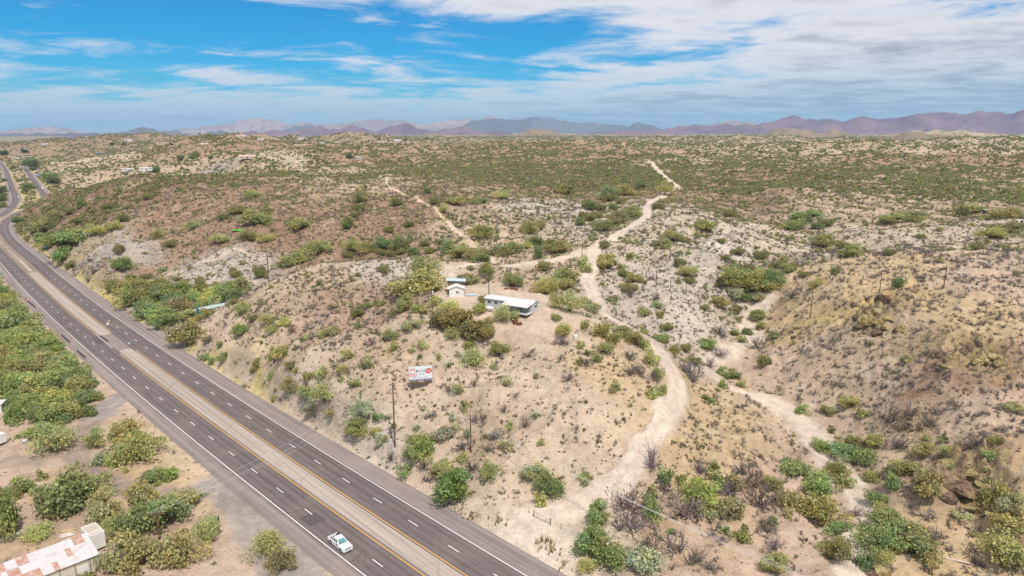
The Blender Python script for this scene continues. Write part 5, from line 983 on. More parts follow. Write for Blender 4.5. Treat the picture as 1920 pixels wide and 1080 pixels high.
# ------------------------------------------------------------------ the white mobile home on its pad
def mobile_home():
    a = at1(905, 577); b = at1(1001, 592); L = 15.6; rz = math.atan2(b[1] - a[1], b[0] - a[0]); c = (a + b) / 2; ux, uy = math.cos(rz), math.sin(rz)
    c = np.array([c[0] - uy * 2.1, c[1] + ux * 2.1, 0]); zg = max(height(c[0] + ux * t, c[1] + uy * t) for t in (-8, -4, 0, 4, 8)) - .05
    e = empty('mobile_home', (c[0], c[1], zg), rz, 'long white mobile home with a covered porch on the hilltop dirt pad', 'mobile home')
    wall_box(e, L, 4.2, 2.6, M['siding'], .5); wall_box(e, L - .1, 4.1, .5, M['white'], 0, 'skirting'); r, g = gable(e, L, 4.2, 3.1, .55, M['roofwhite'], .3); g.build('gable_end', M['siding'], e)
    m = MB()     # ribs on the roof sheets
    for i in range(12):
        x = -L / 2 + .7 + i * (L - 1.4) / 11
        for s in (-1, 1): P = [(x - .04, 0, 3.76), (x + .04, 0, 3.76), (x + .04, s * 2.4, 3.13), (x - .04, s * 2.4, 3.13)]; lo = P if s < 0 else P[::-1]; m.poly([(p[0], p[1], p[2] + .012) for p in lo[::-1]]); 
    m.build('roof_rib', M['white'], r)
    # porch over the right-hand half of the front
    px0, px1 = -.6, L / 2 + .1; m = MB(); P = [(px0, -2.05, 3.0), (px1, -2.05, 3.0), (px1, -4.9, 2.55), (px0, -4.9, 2.55)]; m.hexa([(p[0], p[1], p[2]) for p in P[::-1]] + [(p[0], p[1], p[2] + .1) for p in P[::-1]]); m.build('porch_roof', M['roofwhite'], e)
    flat_item(e, 'porch_deck', ((px0 + px1) / 2, -3.5, .15), (px1 - px0, 2.75, .3), M['slab'])
    for x in (px0 + .2, px0 + 3.1, px0 + 6.1, px1 - .2): flat_item(e, 'porch_post', (x, -4.75, 1.42), (.13, .13, 2.25), M['teal'])
    flat_item(e, 'porch_wall', (px1 - 2.3, -4.95, .42), (4.6, .14, .55), M['white']); flat_item(e, 'porch_wall', (px1 + .06, -3.6, .42), (.14, 2.6, .55), M['white']); flat_item(e, 'porch_rail', (px1 - .1, -3.4, 1.1), (.06, 2.6, .06), M['teal'])
    d = flat_item(e, 'door', (-1.6, -2.13, 1.55), (.9, .08, 2.0), M['dark']); flat_item(d, 'door_pane', (-1.6, -2.18, 1.75), (.45, .04, 1.1), M['white']); flat_item(e, 'door', (4.1, -2.13, 1.45), (1.0, .08, 1.9), M['teal'])
    for x in (-6.2, -3.9, 1.4, 6.4): w = flat_item(e, 'window', (x, -2.13, 1.95), (1.2, .08, .9), M['white']); flat_item(w, 'pane', (x, -2.18, 1.95), (1.0, .04, .7), M['glass'])
    w = flat_item(e, 'window', (L / 2 + .04, .3, 2.0), (.08, 1.5, .9), M['white']); flat_item(w, 'pane', (L / 2 + .09, .3, 2.0), (.04, 1.25, .7), M['glass'])
    flat_item(e, 'doorstep', (-1.6, -2.75, .2), (1.3, 1.1, .4), M['slab'])
    e.scale = (1, 1, .84)
    return e, c, zg, rz
HOME_E, HC, HZ, HRZ = mobile_home()
def small_house():
    p = at1(855, 557); e = empty('small_house', (p[0], p[1] + 2, p[2] - .1), .10, 'small white gabled house with a blue grey lean-to roof behind it', 'house')
    wall_box(e, 4.6, 4.0, 2.7, M['white']); m = MB(); r = MB()
    for s in (-1, 1):
        P = [(0, -2.3, 3.6), (0, 1.9, 3.6), (s * 2.75, 1.9, 2.62), (s * 2.75, -2.3, 2.62)]; P = P if s > 0 else P[::-1]; r.hexa([tuple(q) for q in P[::-1]][::1] + [(q[0], q[1], q[2] + .1) for q in P[::-1]])
    r.build('roof', M['roofwhite'], e); m.poly([(-2.3, -2.0, 2.7), (2.3, -2.0, 2.7), (0, -2.0, 3.56)]); m.build('gable_end', M['white'], e)
    w = flat_item(e, 'window', (.4, -2.04, 1.7), (1.1, .08, .8), M['cream']); flat_item(w, 'pane', (.1, -2.1, 1.7), (.45, .04, .6), M['glass']); flat_item(e, 'door', (-2.34, -.6, 1.1), (.08, .9, 2.0), M['dark'])
    wall_box(e, 5.2, 2.2, 4.0, M['wood'], 0, 'rear_wall', 3.2); r = MB(); P = [(-3.1, 1.95, 4.5), (3.1, 1.95, 4.1), (3.1, 4.8, 4.4), (-3.1, 4.8, 4.8)]; r.hexa(P + [(q[0], q[1], q[2] + .1) for q in P]); r.build('lean_to_roof', M['bluesteel'], e)
    flat_item(e, 'step', (-2.9, -1.2, .3), (1.0, 1.4, .6), M['slab'])
    q = at1(884, 553); s = flat_item(None, 'roofing_sheet', (q[0], q[1], q[2] + .08), (3.6, 2.2, .06), M['bluesteel'], .1); tag(s, 'loose pale blue roofing sheet lying right of the small white house', 'sheet metal')
small_house()
p = at1(918, 584); e = empty('propane_tank', (p[0], p[1], p[2]), HRZ + .2, 'white propane tank on legs left of the porch behind the bushes', 'tank')
m = MB(); m.tube((-1.0, 0, 1.0), (1.0, 0, 1.0), .52, .52, 12); m.tube((-1.25, 0, 1.0), (-1.0, 0, 1.0), .25, .52, 12); m.tube((1.0, 0, 1.0), (1.25, 0, 1.0), .52, .25, 12); m.build('vessel', M['white'], e, False)
for x in (-.7, .7): flat_item(e, 'leg', (x, 0, .28), (.12, .8, .56), M['steel'])
flat_item(e, 'valve_cover', (0, 0, 1.6), (.3, .3, .22), M['white'])
p = at1(966, 607); e = empty('rusty_boiler', (p[0], p[1], p[2]), .4, 'rusty upright steel box with a chimney stub beside the pad edge', 'boiler'); flat_item(e, 'body', (0, 0, .6), (1.1, 1., 1.2), M['rust']); m = MB(); m.tube((.2, .1, 1.2), (.2, .1, 1.6), .14, .14, 8); m.build('stub', M['rust'], e)
p = at1(974, 609); o = MB(); o.tube((p[0] - .7, p[1] - .1, p[2] + .42), (p[0] + .7, p[1] + .1, p[2] + .42), .45, .45, 12); o = o.build('steel_drum', M['rust']); tag(o, 'rusty steel drum lying on its side right of the upright rusty box', 'drum')
p = at1(1079, 636); e = empty('water_tank', (p[0], p[1], p[2]), 0, 'small white upright tank standing alone right of the dirt pad', 'tank'); m = MB(); m.lathe([(.42, 0), (.45, 1.1), (.3, 1.35), (.08, 1.42)], n=12); m.build('shell', M['white'], e, False); flat_item(e, 'cap', (0, 0, 1.48), (.16, .16, .12), M['steel'])
p = at1(958, 543); o = MB(); [o.box((p[0] + x, p[1] + y, p[2] + .25), (1.6, .5, .5), a) for x, y, a in ((-1.5, 0, .1), (.4, .4, .5), (1.6, -.2, -.3))]; o = o.build('scrap_pile', M['rust']); tag(o, 'low rust brown scrap pile on the pad behind the mobile home', 'scrap')

# ------------------------------------------------------------------ teal trailer in the gully trees
def teal_trailer():
    a = at1(376, 592); b = np.array([*on_z(428, 581, a[2]), a[2]]); rz = math.atan2(b[1] - a[1], b[0] - a[0]); L = float(np.hypot(*(b - a)[:2])) + 1; c = (a + b) / 2; e = empty('teal_trailer', (c[0], c[1], c[2] - .2), rz, 'long teal trailer house with pale blue roof half hidden in the gully trees', 'mobile home')
    wall_box(e, L, 4., 2.9, M['teal']); r, g = gable(e, L, 4., 2.9, .45, M['tealroof'], .25); g.build('gable_end', M['teal'], e); flat_item(e, 'roof_vent', (-1.5, -.6, 3.55), (.7, .6, .4), M['white'])
    for x in (-L * .3, 0, L * .3): w = flat_item(e, 'window', (x, -2.04, 1.8), (1.3, .08, .8), M['white']); flat_item(w, 'pane', (x, -2.1, 1.8), (1.1, .04, .6), M['glass'])
    q = at1(366, 592); e = empty('porch_shed', (q[0], q[1], q[2] - .1), rz, 'small dark shed with pale roof at the near end of the teal trailer', 'shed'); wall_box(e, 2.6, 2.4, 2.3, M['wood']); flat_item(e, 'roof', (0, 0, 2.36), (3.0, 2.8, .12), M['tealroof']); flat_item(e, 'door', (-.2, -1.24, 1.0), (.9, .06, 1.9), M['red'])
teal_trailer()

# ------------------------------------------------------------------ the yard by the highway: shed with rusty roof, white box, trailers
def yard_shed():
    c0 = on_z(187, 1039, 2.3); c1 = on_z(89, 1077, 2.3); c2 = on_z(153, 1003, 3.0); ax = c1 - c0; ax /= np.linalg.norm(ax); pr = np.array([-ax[1], ax[0]]); 
    if (c2 - c0) @ pr < 0: pr = -pr
    D = float((c2 - c0) @ pr); L = 17.0; zg = height(*c0) ; rz = math.atan2(ax[1], ax[0]); e = empty('yard_shed', (c0[0], c0[1], zg), rz, 'long cream shed with a patchwork roof of rusty and zinc sheets', 'shed')
    sy = 1 if np.array([-math.sin(rz), math.cos(rz)]) @ pr > 0 else -1; H0 = 2.3 - zg; H1 = 3.0 - zg
    m = MB(); m.hexa([(0.25, sy * .3, 0), (L, sy * .3, 0), (L, sy * (D - .2), 0), (.25, sy * (D - .2), 0), (.25, sy * .3, H0 - .06), (L, sy * .3, H0 - .06), (L, sy * (D - .2), H1 - .08), (.25, sy * (D - .2), H1 - .08)]); m.build('wall', M['cream'], e)
    nx, ny = 20, 3; r = np.random.default_rng(12)
    for j in range(ny):
        for i in range(nx):
            x0, x1 = i * L / nx, (i + 1) * L / nx; y0, y1 = j * D / ny, (j + 1) * D / ny + .1; z0 = H0 + (H1 - H0) * y0 / D + .012 * (ny - 1 - j) * 0; z1 = H0 + (H1 - H0) * y1 / D; g = .012; m = MB(); lift = .016 * j + .004 * (i % 2)
            P = [(x0 + g, sy * y0, z0 + lift), (x1 - g, sy * y0, z0 + lift), (x1 - g, sy * y1, z1 + lift), (x0 + g, sy * y1, z1 + lift)]; P = P if sy > 0 else P[::-1]
            m.hexa(P + [(q[0], q[1], q[2] + .03) for q in P]); w = (x1 - x0)
            for k in (.25, .5, .75):
                xx = x0 + w * k; Q = [(xx - .03, sy * y0, z0 + lift + .03), (xx + .03, sy * y0, z0 + lift + .03), (xx + .03, sy * y1, z1 + lift + .03), (xx - .03, sy * y1, z1 + lift + .03)]; Q = Q if sy > 0 else Q[::-1]; m.hexa(Q + [(q[0], q[1], q[2] + .025) for q in Q])
            pr_ = (.55 if i > 9 else .16) if j < 2 else (.35 if i < 9 else .5); m.build('roof_sheet', M['rustroof'] if r.random() < pr_ else M['zinc'], e)
    for x in (1.6, 3.9, 6.2, 8.5): flat_item(e, 'wall_batten', (x, sy * .27, H0 * .5), (.08, .06, H0 - .2), M['wood'])
    d = flat_item(e, 'door', (2.7, sy * .26, 1.0), (1.6, .08, 2.0), M['white'])
    return c0, ax, pr, zg, D
YS = yard_shed()
def box_trailer():
    c = on_z(176, 1012, 1.0); zg = height(*c); a = on_z(150, 982, 2.6); b = on_z(166, 972, 2.6); d2 = on_z(197, 1003, 2.6); lx = d2 - b; rz = math.atan2(lx[1], lx[0]); W_, L_ = 2.5, 4.6
    mid = (a + d2) / 2; e = empty('box_trailer', (mid[0], mid[1], zg), rz, 'white box trailer with dirty sunken top beside the rusty roofed shed', 'trailer'); h0, h1 = .55, 2.6 - zg
    m = MB(); m.box((0, 0, (h0 + h1 - .25) / 2), (L_, W_, h1 - .25 - h0)); m.build('box', M['white'], e)
    m = MB()
    for x, y, dx, dy in ((0, W_ / 2 - .06, L_, .12), (0, -W_ / 2 + .06, L_, .12), (L_ / 2 - .06, 0, .12, W_ - .24), (-L_ / 2 + .06, 0, .12, W_ - .24), (.9, 0, .1, W_ - .24)): m.box((x, y, h1 - .12), (dx, dy, .26))
    m.build('top_rim', M['white'], e); flat_item(e, 'top_sheet', (0, 0, h1 - .235), (L_ - .3, W_ - .3, .02), M['slab'])
    flat_item(e, 'chassis', (0, 0, .45), (L_ - .2, 1.2, .2), M['rust'])
    for s in (-1, 1): m = MB(); m.tube((.4, s * (W_ / 2 - .35), .36), (.4, s * (W_ / 2 - .1), .36), .36, .36, 12); m.build('wheel', M['dark'], e)
box_trailer()
def white_trailer():
    p = at1(4, 832); e = empty('utility_trailer', (p[0], p[1], p[2]), 1.15, 'white enclosed trailer with an A frame hitch at the left edge', 'trailer'); m = MB(); m.box((-1.6, 0, 1.65), (4.6, 2.2, 2.1)); m.build('box', M['white'], e); flat_item(e, 'roof', (-1.6, 0, 2.74), (4.7, 2.3, .08), M['roofwhite']); flat_item(e, 'chassis', (-1.6, 0, .5), (4.6, 1.5, .18), M['steel'])
    m = MB(); m.tube((.7, .6, .5), (2.2, 0, .5), .06, .06, 5); m.tube((.7, -.6, .5), (2.2, 0, .5), .06, .06, 5); m.tube((2.1, 0, 0), (2.1, 0, .8), .05, .05, 5); m.build('hitch', M['dark'], e)
    for s in (-1, 1): m = MB(); m.tube((-1.8, s * .9, .36), (-1.8, s * 1.12, .36), .36, .36, 12); m.build('wheel', M['dark'], e)
    p = at1(4, 772); e = empty('white_shed', (p[0] - 2, p[1], p[2]), .3, 'white flat roofed shed among the trees at the left edge', 'shed'); wall_box(e, 4.5, 3.5, 2.5, M['white']); flat_item(e, 'roof', (0, 0, 2.58), (5, 4, .14), M['roofwhite'])
white_trailer()
p = at1(47, 831); e = empty('generator', (p[0], p[1], p[2]), .5, 'small grey machine on the bare yard right of the hitched trailer', 'generator'); flat_item(e, 'housing', (0, 0, .45), (1.1, .8, .7), M['steel']); flat_item(e, 'lid', (0, 0, .84), (1.0, .7, .08), M['white'])
for s in (-.4, .4): flat_item(e, 'skid', (s, 0, .05), (.1, .9, .1), M['dark'])
def bin_():
    p = at1(408, 980); e = empty('trash_bin', (p[0], p[1], p[2]), .3, 'tall black wheeled trash bin standing on the driveway apron', 'trash bin'); m = MB(); m.box((0, 0, .62), (.58, .62, 1.05), 0, 0, 1.18); m.build('body', M['dark'], e); m = MB(); m.hexa([(-.37, -.4, 1.15), (.37, -.4, 1.15), (.37, .4, 1.2), (-.37, .4, 1.2), (-.35, -.38, 1.22), (.35, -.38, 1.22), (.35, .38, 1.28), (-.35, .38, 1.28)]); m.build('lid', M['dark'], e); m = MB(); m.tube((-.35, .36, 1.08), (.35, .36, 1.08), .025, .025, 6); m.build('handle', M['dark'], e)
    for s in (-.3, .3): m = MB(); m.tube((s - .04, .28, .13), (s + .04, .28, .13), .13, .13, 10); m.build('wheel', M['dark'], e)
bin_()
def lumber(u, v, n, L, rz, lab, mat, nm='lumber_pile'):
    p = at1(u, v); e = empty(nm, (p[0], p[1], p[2]), rz, lab, 'lumber'); r = np.random.default_rng(int(u)); 
    for i in range(n): flat_item(e, 'plank', (r.uniform(-.4, .4), (i % 5) * .3 - .6, .08 + .1 * (i // 5) + .01 * i), (L * r.uniform(.7, 1.1), .2, .05), mat[i % len(mat)], r.uniform(-.12, .12))
lumber(31, 1004, 10, 4.5, 1.0, 'heap of grey and rusty planks under the big green yard tree', [M['steel'], M['rust'], M['cream']]); lumber(124, 1004, 5, 2.4, .4, 'few bleached boards on bare dirt above the rusty roofed shed', [M['cream'], M['white']]); lumber(128, 994, 3, 2.6, .3, 'short stack of yellowish boards near the white box trailer', [M['stucco']]); lumber(68, 907, 4, 2., .2, 'pale scattered boards beside the pale yard shrub', [M['cream'], M['white']])
p = at1(1766, 1046); q = at1(1826, 1060); m = MB(); m.tube((p[0], p[1], p[2] + .18), (q[0], q[1], q[2] + .15), .2, .11, 7); o = m.build('fallen_log', plain('bleached_wood', (.55, .46, .38), .9, .1)); tag(o, 'long bleached log lying on yellow ground right of the lower wash', 'log')
p = at1(446, 432); o = MB(); o.hexa([(p[0] - 3.4, p[1] - 1.2, p[2] + .03), (p[0] + 2.2, p[1] - 1.8, p[2] + .03), (p[0] + 3.6, p[1] + 1.6, p[2] + .05), (p[0] - 2.0, p[1] + 2.2, p[2] + .05), (p[0] - 3, p[1] - 1, p[2] + .3), (p[0] + 1.8, p[1] - 1.5, p[2] + .5), (p[0] + 3.2, p[1] + 1.4, p[2] + .75), (p[0] - 1.7, p[1] + 1.9, p[2] + .5)]); o = o.build('tarp', M['green']); tag(o, 'bright green tarp lying in the brush on the brown hillside', 'tarp')

# ------------------------------------------------------------------ billboard
def text(s, size, x, z, mat, parent, sx=1.0, nm='lettering', y=-.055):
    c = bpy.data.curves.new('lettering', 'FONT'); c.body = s; c.size = size; c.align_x = 'CENTER'; c.align_y = 'CENTER'; c.extrude = .004; c.offset = .012 * size; c.materials.append(mat); o = bpy.data.objects.new(nm, c); COL.objects.link(o); o.parent = parent; o.location = (x, y, z); o.rotation_euler = (math.pi / 2, 0, 0); o.scale = (sx, 1, 1)
    bpy.context.view_layer.update(); me = bpy.data.meshes.new_from_object(o.evaluated_get(bpy.context.evaluated_depsgraph_get())); q = bpy.data.objects.new('lettering_print', me); COL.objects.link(q); q.parent = parent; q.location = o.location; q.rotation_euler = o.rotation_euler; q.scale = o.scale; bpy.data.objects.remove(o); q.name = nm; return q
def billboard():
    a = at1(775, 731); b = at1(801, 723.5); W_ = float(np.hypot(*(b - a)[:2])) / .60; rz = math.atan2(b[1] - a[1], b[0] - a[0]); p, k, d = pix(788, 727); H_ = 26.5 / k / math.cos(d); gap = 13.5 / k / math.cos(d)
    ux = np.array([math.cos(rz), math.sin(rz)]); mid = a[:2] + ux * W_ * (.5 - .17); z = min(a[2], b[2]); e = empty('billboard', (mid[0], mid[1], z), rz, 'white roadside billboard with food and fuel logos and a dark blue bottom band', 'billboard'); z0 = a[2] - z + gap
    for x, g in ((-.33 * W_, a[2] - z), (.27 * W_, b[2] - z)): m = MB(); m.tube((x, .22, g - .3), (x, .22, z0 + H_ * .8), .14, .14, 8); m.build('post', M['wood'], e)
    f = flat_item(e, 'panel', (0, 0, z0 + H_ / 2 + .3), (W_, .1, H_), plain('billboard_sheet', (.74, .77, .78), .6, .3, .02)); flat_item(e, 'frame', (0, .1, z0 + H_ / 2 + .3), (W_ + .12, .1, H_ + .12), M['steel'])
    flat_item(e, 'catwalk', (-.05 * W_, -.35, z0 + .1), (W_ * .75, .6, .08), M['rust']); flat_item(e, 'apron', (-.05 * W_, -.02, z0 + .14), (W_ * .72, .06, .3), M['rust']); flat_item(e, 'owner_plate', (.02 * W_, -.08, z0 + .12), (W_ * .24, .05, .24), M['white'])
    zb = z0 + .3; band = flat_item(e, 'band', (0, -.056, zb + H_ * .075), (W_, .012, H_ * .15), plain('navy_print', (.03, .06, .16), .6, .3, .03)); wht = M['white']; red = plain('red_print', (.60, .045, .06), .6, .3, .03); blu = plain('blue_print', (.03, .30, .42), .6, .3, .03); ora = plain('orange_print', (.70, .24, .04), .6, .3, .03); gry = plain('grey_print', (.30, .34, .38), .6, .3, .03)
    text('1.5 MILES AHEAD ON LEFT', H_ * .155, 0, zb + H_ * .075, wht, e, .86, y=-.068); text('FOOD  FUEL  TREATS', H_ * .085, -.02 * W_, zb + H_ * .25, gry, e, 1.2)
    text("Arby's", H_ * .27, -.335 * W_, zb + H_ * .50, red, e, .85)
    def stroke(P, w, mat, nm, cl=False):
        m = MB(); P = [np.array(q, float) for q in P]
        for q, r_ in zip(P[:-1], P[1:]): dd = (r_ - q) / np.linalg.norm(r_ - q); n = np.array([-dd[1], dd[0]]) * w; m.poly([(q[0] - n[0], -.056, q[1] - n[1]), (r_[0] - n[0], -.056, r_[1] - n[1]), (r_[0] + n[0], -.056, r_[1] + n[1]), (q[0] + n[0], -.056, q[1] + n[1])])
        m.build(nm, mat, e)
    cx, cz = -.335 * W_, zb + H_ * .5; h = H_; stroke([(cx - .16 * h, cz + .17 * h), (cx - .12 * h, cz + .40 * h), (cx - .02 * h, cz + .27 * h), (cx + .09 * h, cz + .40 * h), (cx + .15 * h, cz + .17 * h)], .022 * h, red, 'hat_emblem'); stroke([(cx - .24 * h, cz - .13 * h), (cx - .1 * h, cz - .18 * h), (cx + .1 * h, cz - .18 * h), (cx + .24 * h, cz - .13 * h)], .018 * h, red, 'hat_brim')
    text('M   bil', H_ * .27, .0 * W_, zb + H_ * .70, blu, e, .9); text('o', H_ * .27, -.018 * W_, zb + H_ * .685, red, e, .95); text('24 HR', H_ * .15, .05 * W_, zb + H_ * .46, blu, e, .9)
    m = MB(); ex, ez = .345 * W_, zb + H_ * .68; N_ = 20
    for c_, rx, rz_, dx, mt in ((ora, .22, .19, .02, 0), (red, .21, .165, -.02, 1)):
        m = MB(); m.poly([(ex + dx * h + rx * h * math.cos(t), -.056 - .004 * mt, ez + rz_ * h * math.sin(t) - .02 * h * mt) for t in np.linspace(0, 2 * math.pi, N_, endpoint=False)]); m.build('oval_emblem', c_, e)
    text('DQ', H_ * .24, ex - .02 * h, ez - .02 * h, wht, e, .85, y=-.066)
billboard()

# ------------------------------------------------------------------ poles and wires
POLES = {}
def pole(key, u, vb, vt, label, arms=(), top=None, r=.17, mat='wood', base=None, H=None):
    p, k, d = pix(u, vb)
    if base is not None: p = np.array(base, float)
    H = H or (vb - vt) / k / math.cos(d); e = empty('utility_pole', (p[0], p[1], p[2]), 0, label, 'utility pole', 'utility poles over the hills'); m = MB(); m.tube((0, 0, -.5), (0, 0, H), r, r * .7, 7); m.build('shaft', M[mat], e); att = []
    for zf, ang, ln in arms:
        z = H * zf; c = np.array([math.cos(ang), math.sin(ang), 0]); m = MB(); m.hexa([tuple(np.array([0, 0, z]) + c * s * ln / 2 + np.array([-c[1], c[0], 0]) * t * .07 + np.array([0, 0, w])) for w in (-.08, .08) for s, t in ((-1, -1), (1, -1), (1, 1), (-1, 1))]); a = m.build('crossarm', M[mat], e)
        for f in (-.46, -.2, .2, .46): m = MB(); q = np.array([0, 0, z]) + c * f * ln; m.tube(q + (0, 0, .07), q + (0, 0, .3), .05, .05, 6); m.build('insulator', M['steel'], a); att.append(p + q + (0, 0, .3))
    if top: m = MB(); m.tube((.25, 0, H * .82), (.25, 0, H * .9), .2, .2, 10); m.build('transformer', M['white'], e)
    if not att: att = [p + np.array([0, 0, H * f]) for f in (.99, .90, .81)]
    POLES[key] = att; return e
w1 = math.atan2(.69, .7238)
pole('B', 741, 838, 722, 'tall brown utility pole with stacked short crossarms right above the highway', ((.97, .3, 1.6), (.83, .3, 1.6), (.70, .3, 1.6)), r=.2)
pole('C', 883, 848, 780, 'plain brown pole standing between shrubs above the highway', r=.17)
pole('A', 505, 537, 477, 'utility pole with one crossarm on the pale spur of the brown hill', ((.93, .5, 2.4),))
pole('Y', 299, 1016, 962, 'wooden pole with a double crossarm rising from the yard trees', ((.95, .35, 3.0), (.90, .35, 3.0)), r=.2)
pole('S1', 238, 329, 288, 'right utility pole of the pair on the brown summit', ((.94, .4, 2.6), (.8, .4, 2.2)), r=.2); pole('S2', 198, 331, 296, 'left utility pole of the pair on the brown summit', ((.93, .4, 2.6),), r=.2)
pole('h1', 811, 598, 540, 'pole with a white transformer left of the dirt home pad', top=1); pole('h2', 917, 574, 515, 'dark pole rising behind the mobile home roof'); pole('h3', 1091, 487, 452, 'short dark pole beside the dirt road fork', r=.14); pole('h4', 1069, 500, 487, 'stubby dark post on the track bank above the mobile home', r=.16)
pole('k1', 1230, 538, 507, 'leftmost of three poles on the pale knoll'); pole('k2', 1257, 541, 520, 'middle of three poles on the pale knoll', r=.13); pole('k3', 1286, 553, 530, 'rightmost of three poles on the pale knoll', r=.13)
pole('r1', 1519, 598, 546, 'dark pole on the left shoulder of the yellow crest', ((.95, .2, 1.4),)); pole('r2', 1649, 549, 516, 'thin pole on the yellow crest above the crag', r=.13); pole('r3', 1769, 541, 497, 'leaning dark pole on the yellow crest at far right'); pole('r4', 1712, 488, 474, 'weathered stub on the crest skyline', r=.14)
off = np.array([54., 80., height(54, 80)]); pole('Z', 0, 0, 0, 'utility pole just beyond the lower edge of the view', ((.95, .5, 2.4),), base=off, H=12.2)
def wires(a, b, n, lab, sag=.018, r=.014):
    A = POLES[a]; B = POLES[b]; mid = (A[0] + B[0]) / 2; e = empty('power_line', tuple(mid), 0, lab, 'power line', 'power lines between poles')
    for i in range(n):
        p = A[min(i * max(1, len(A) // n), len(A) - 1)]; q = B[min(i * max(1, len(B) // n), len(B) - 1)]; L = np.linalg.norm(q - p); m = MB(); T = np.linspace(0, 1, 15); P = [p + (q - p) * t - np.array([0, 0, 4 * sag * L * t * (1 - t)]) - mid for t in T]
        for s, t in zip(P[:-1], P[1:]): m.tube(s, t, r, r, 4, cap=False)
        m.build('wire', M['wire'], e)
wires('A', 'B', 4, 'wires climbing over the near hill from billboard pole to hill pole', .02); wires('S1', 'A', 4, 'wires running down the brown hill from its summit pole'); wires('B', 'C', 3, 'wires between the tall pole and the plain brown pole'); wires('C', 'Z', 4, 'wires sweeping over the dead trees to the lower right edge', .02, .02); wires('B', 'Y', 3, 'wires crossing the highway to the yard pole', .02); wires('S2', 'S1', 3, 'short wires joining the two summit poles'); wires('k1', 'k2', 1, 'single wire between the left knoll poles', .03); wires('h1', 'h2', 1, 'wire from the transformer pole to the pole behind the home')
def post(u, v, hpx, lab, grp, nm='fence_post', r=.06):
    p, k, d = pix(u, v); m = MB(); m.tube((0, 0, -.2), (0, 0, hpx / k / math.cos(d)), r, r, 6); o = m.build(nm, M['wood']); o.location = p; tag(o, lab, 'post', grp)
def gate():
    a, k, d = pix(1001, 969); b, _, _ = pix(1032, 984); L = float(np.hypot(*(b - a)[:2])); rz = math.atan2(b[1] - a[1], b[0] - a[0]); e = empty('wire_gate', tuple(a), rz, 'low wire gate between two brown posts across the dirt road mouth', 'gate'); dz = (b[2] - a[2]) / L
    for x in (0, L): m = MB(); m.tube((x, 0, dz * x - .3), (x, 0, dz * x + 1.5), .1, .09, 7); m.build('gate_post', M['wood'], e)
    for z in (.15, 1.15): m = MB(); m.tube((.1, 0, z + dz * .1), (L - .1, 0, z + dz * L), .03, .03, 5); m.build('gate_rail', M['steel'], e)
    for i in range(1, 4): m = MB(); x = L * i / 4; m.tube((x, 0, .15 + dz * x), (x, 0, 1.15 + dz * x), .03, .03, 5); m.build('gate_bar', M['steel'], e)
    m = MB()
    for i in range(int(L / .16)):
        x = .12 + i * .16; m.tube((x, 0, .15 + dz * x), (x, 0, 1.15 + dz * x), .006, .006, 3, cap=False)
    m.build('mesh_panel', M['steel'], e)['kind'] = 'stuff'
gate()
for u, v, lab in ((953, 935, 'lone brown fence post left of the gate in sand'), (992, 962, 'short post left beside the wire gate'), (1052, 992, 'thin fence post down right of the wire gate'), (975, 952, 'middle thin post on the line left of the gate')): post(u, v, 9, lab, 'fence posts by the gate')
# fence posts along the pale track right of the home
for i, (u, v) in enumerate(((1004, 505), (1004, 517), (1004, 530), (1003, 543))): post(u, v, 9, ['topmost', 'second', 'third', 'lowest'][i] + ' pale post of the fence behind the mobile home', 'fence posts behind the mobile home', r=.1)

# ------------------------------------------------------------------ roadside furniture
def signboard(u, v, wpx, hpx, postpx, mat, label, nm='road_sign', rz=None, legs=1):
    p, k, d = pix(u, v); w = wpx / k; h = hpx / k; e = empty(nm, tuple(p), math.atan2(p[0], p[1]) * -1 if rz is None else rz, label, 'sign'); ph = postpx / k
    for s in ([0] if legs == 1 else [-.35, .35]): m = MB(); m.tube((s * w, .06, -.1), (s * w, .06, ph + h * .9), .05, .05, 6); m.build('post', M['steel'], e)
    flat_item(e, 'panel', (0, 0, ph + h / 2), (w, .05, h), mat); flat_item(e, 'border', (0, -.03, ph + h * .93), (w * .96, .02, h * .06), M['white']); flat_item(e, 'legend', (0, -.03, ph + h * .5), (w * .7, .02, h * .12), M['white'])
signboard(88, 469, 8.5, 5.5, 4, M['blue'], 'blue information sign beside the highway below the rock cut', legs=2); signboard(72, 334, 6, 4, 3, M['blue'], 'small blue sign beside the far carriageway', legs=2); signboard(203, 614, 4, 4.5, 5, M['white'], 'small white sign on the median nose at the crossover'); signboard(243, 649, 4, 4, 4, M['bluesteel'], 'grey sign back on the lower median nose'); signboard(326, 640, 4, 4.5, 8, M['steel'], 'grey sign back at the driveway below the gully trees'); signboard(35, 373, 2, 3, 3, M['white'], 'tiny white marker sign inside the far bend')
def rail(u0, v0, u1, v1, lab, mk=None):
    a = on_z(u0, v0, 0); b = on_z(u1, v1, 0); L = float(np.linalg.norm(b - a)); rz = math.atan2(b[1] - a[1], b[0] - a[0]); z = min(height(*a), height(*b)); e = empty('guardrail', (a[0], a[1], z), rz, lab, 'guardrail', 'bridge rails on the left shoulder'); n = max(2, int(L / 1.9))
    for i in range(n + 1): flat_item(e, 'rail_post', (L * i / n, 0, .45), (.16, .2, .95), M['wood'])
    flat_item(e, 'rail_beam', (L / 2, -.14, .72), (L, .08, .32), M['dark']); flat_item(e, 'rail_beam', (L / 2, .14, .72), (L, .06, .3), M['steel'])
def marker(u, v, lab):
    a = on_z(u, v, 0); z = height(*a); e = empty('object_marker', (a[0], a[1], z), .35, lab, 'sign'); flat_item(e, 'panel', (0, 0, 1.7), (1.1, .06, 1.0), M['red']); flat_item(e, 'panel_stripe', (0, -.04, 1.7), (.7, .02, .3), M['white']); m = MB(); m.tube((0, .08, -.2), (0, .08, 2.0), .05, .05, 6); m.build('post', M['steel'], e)
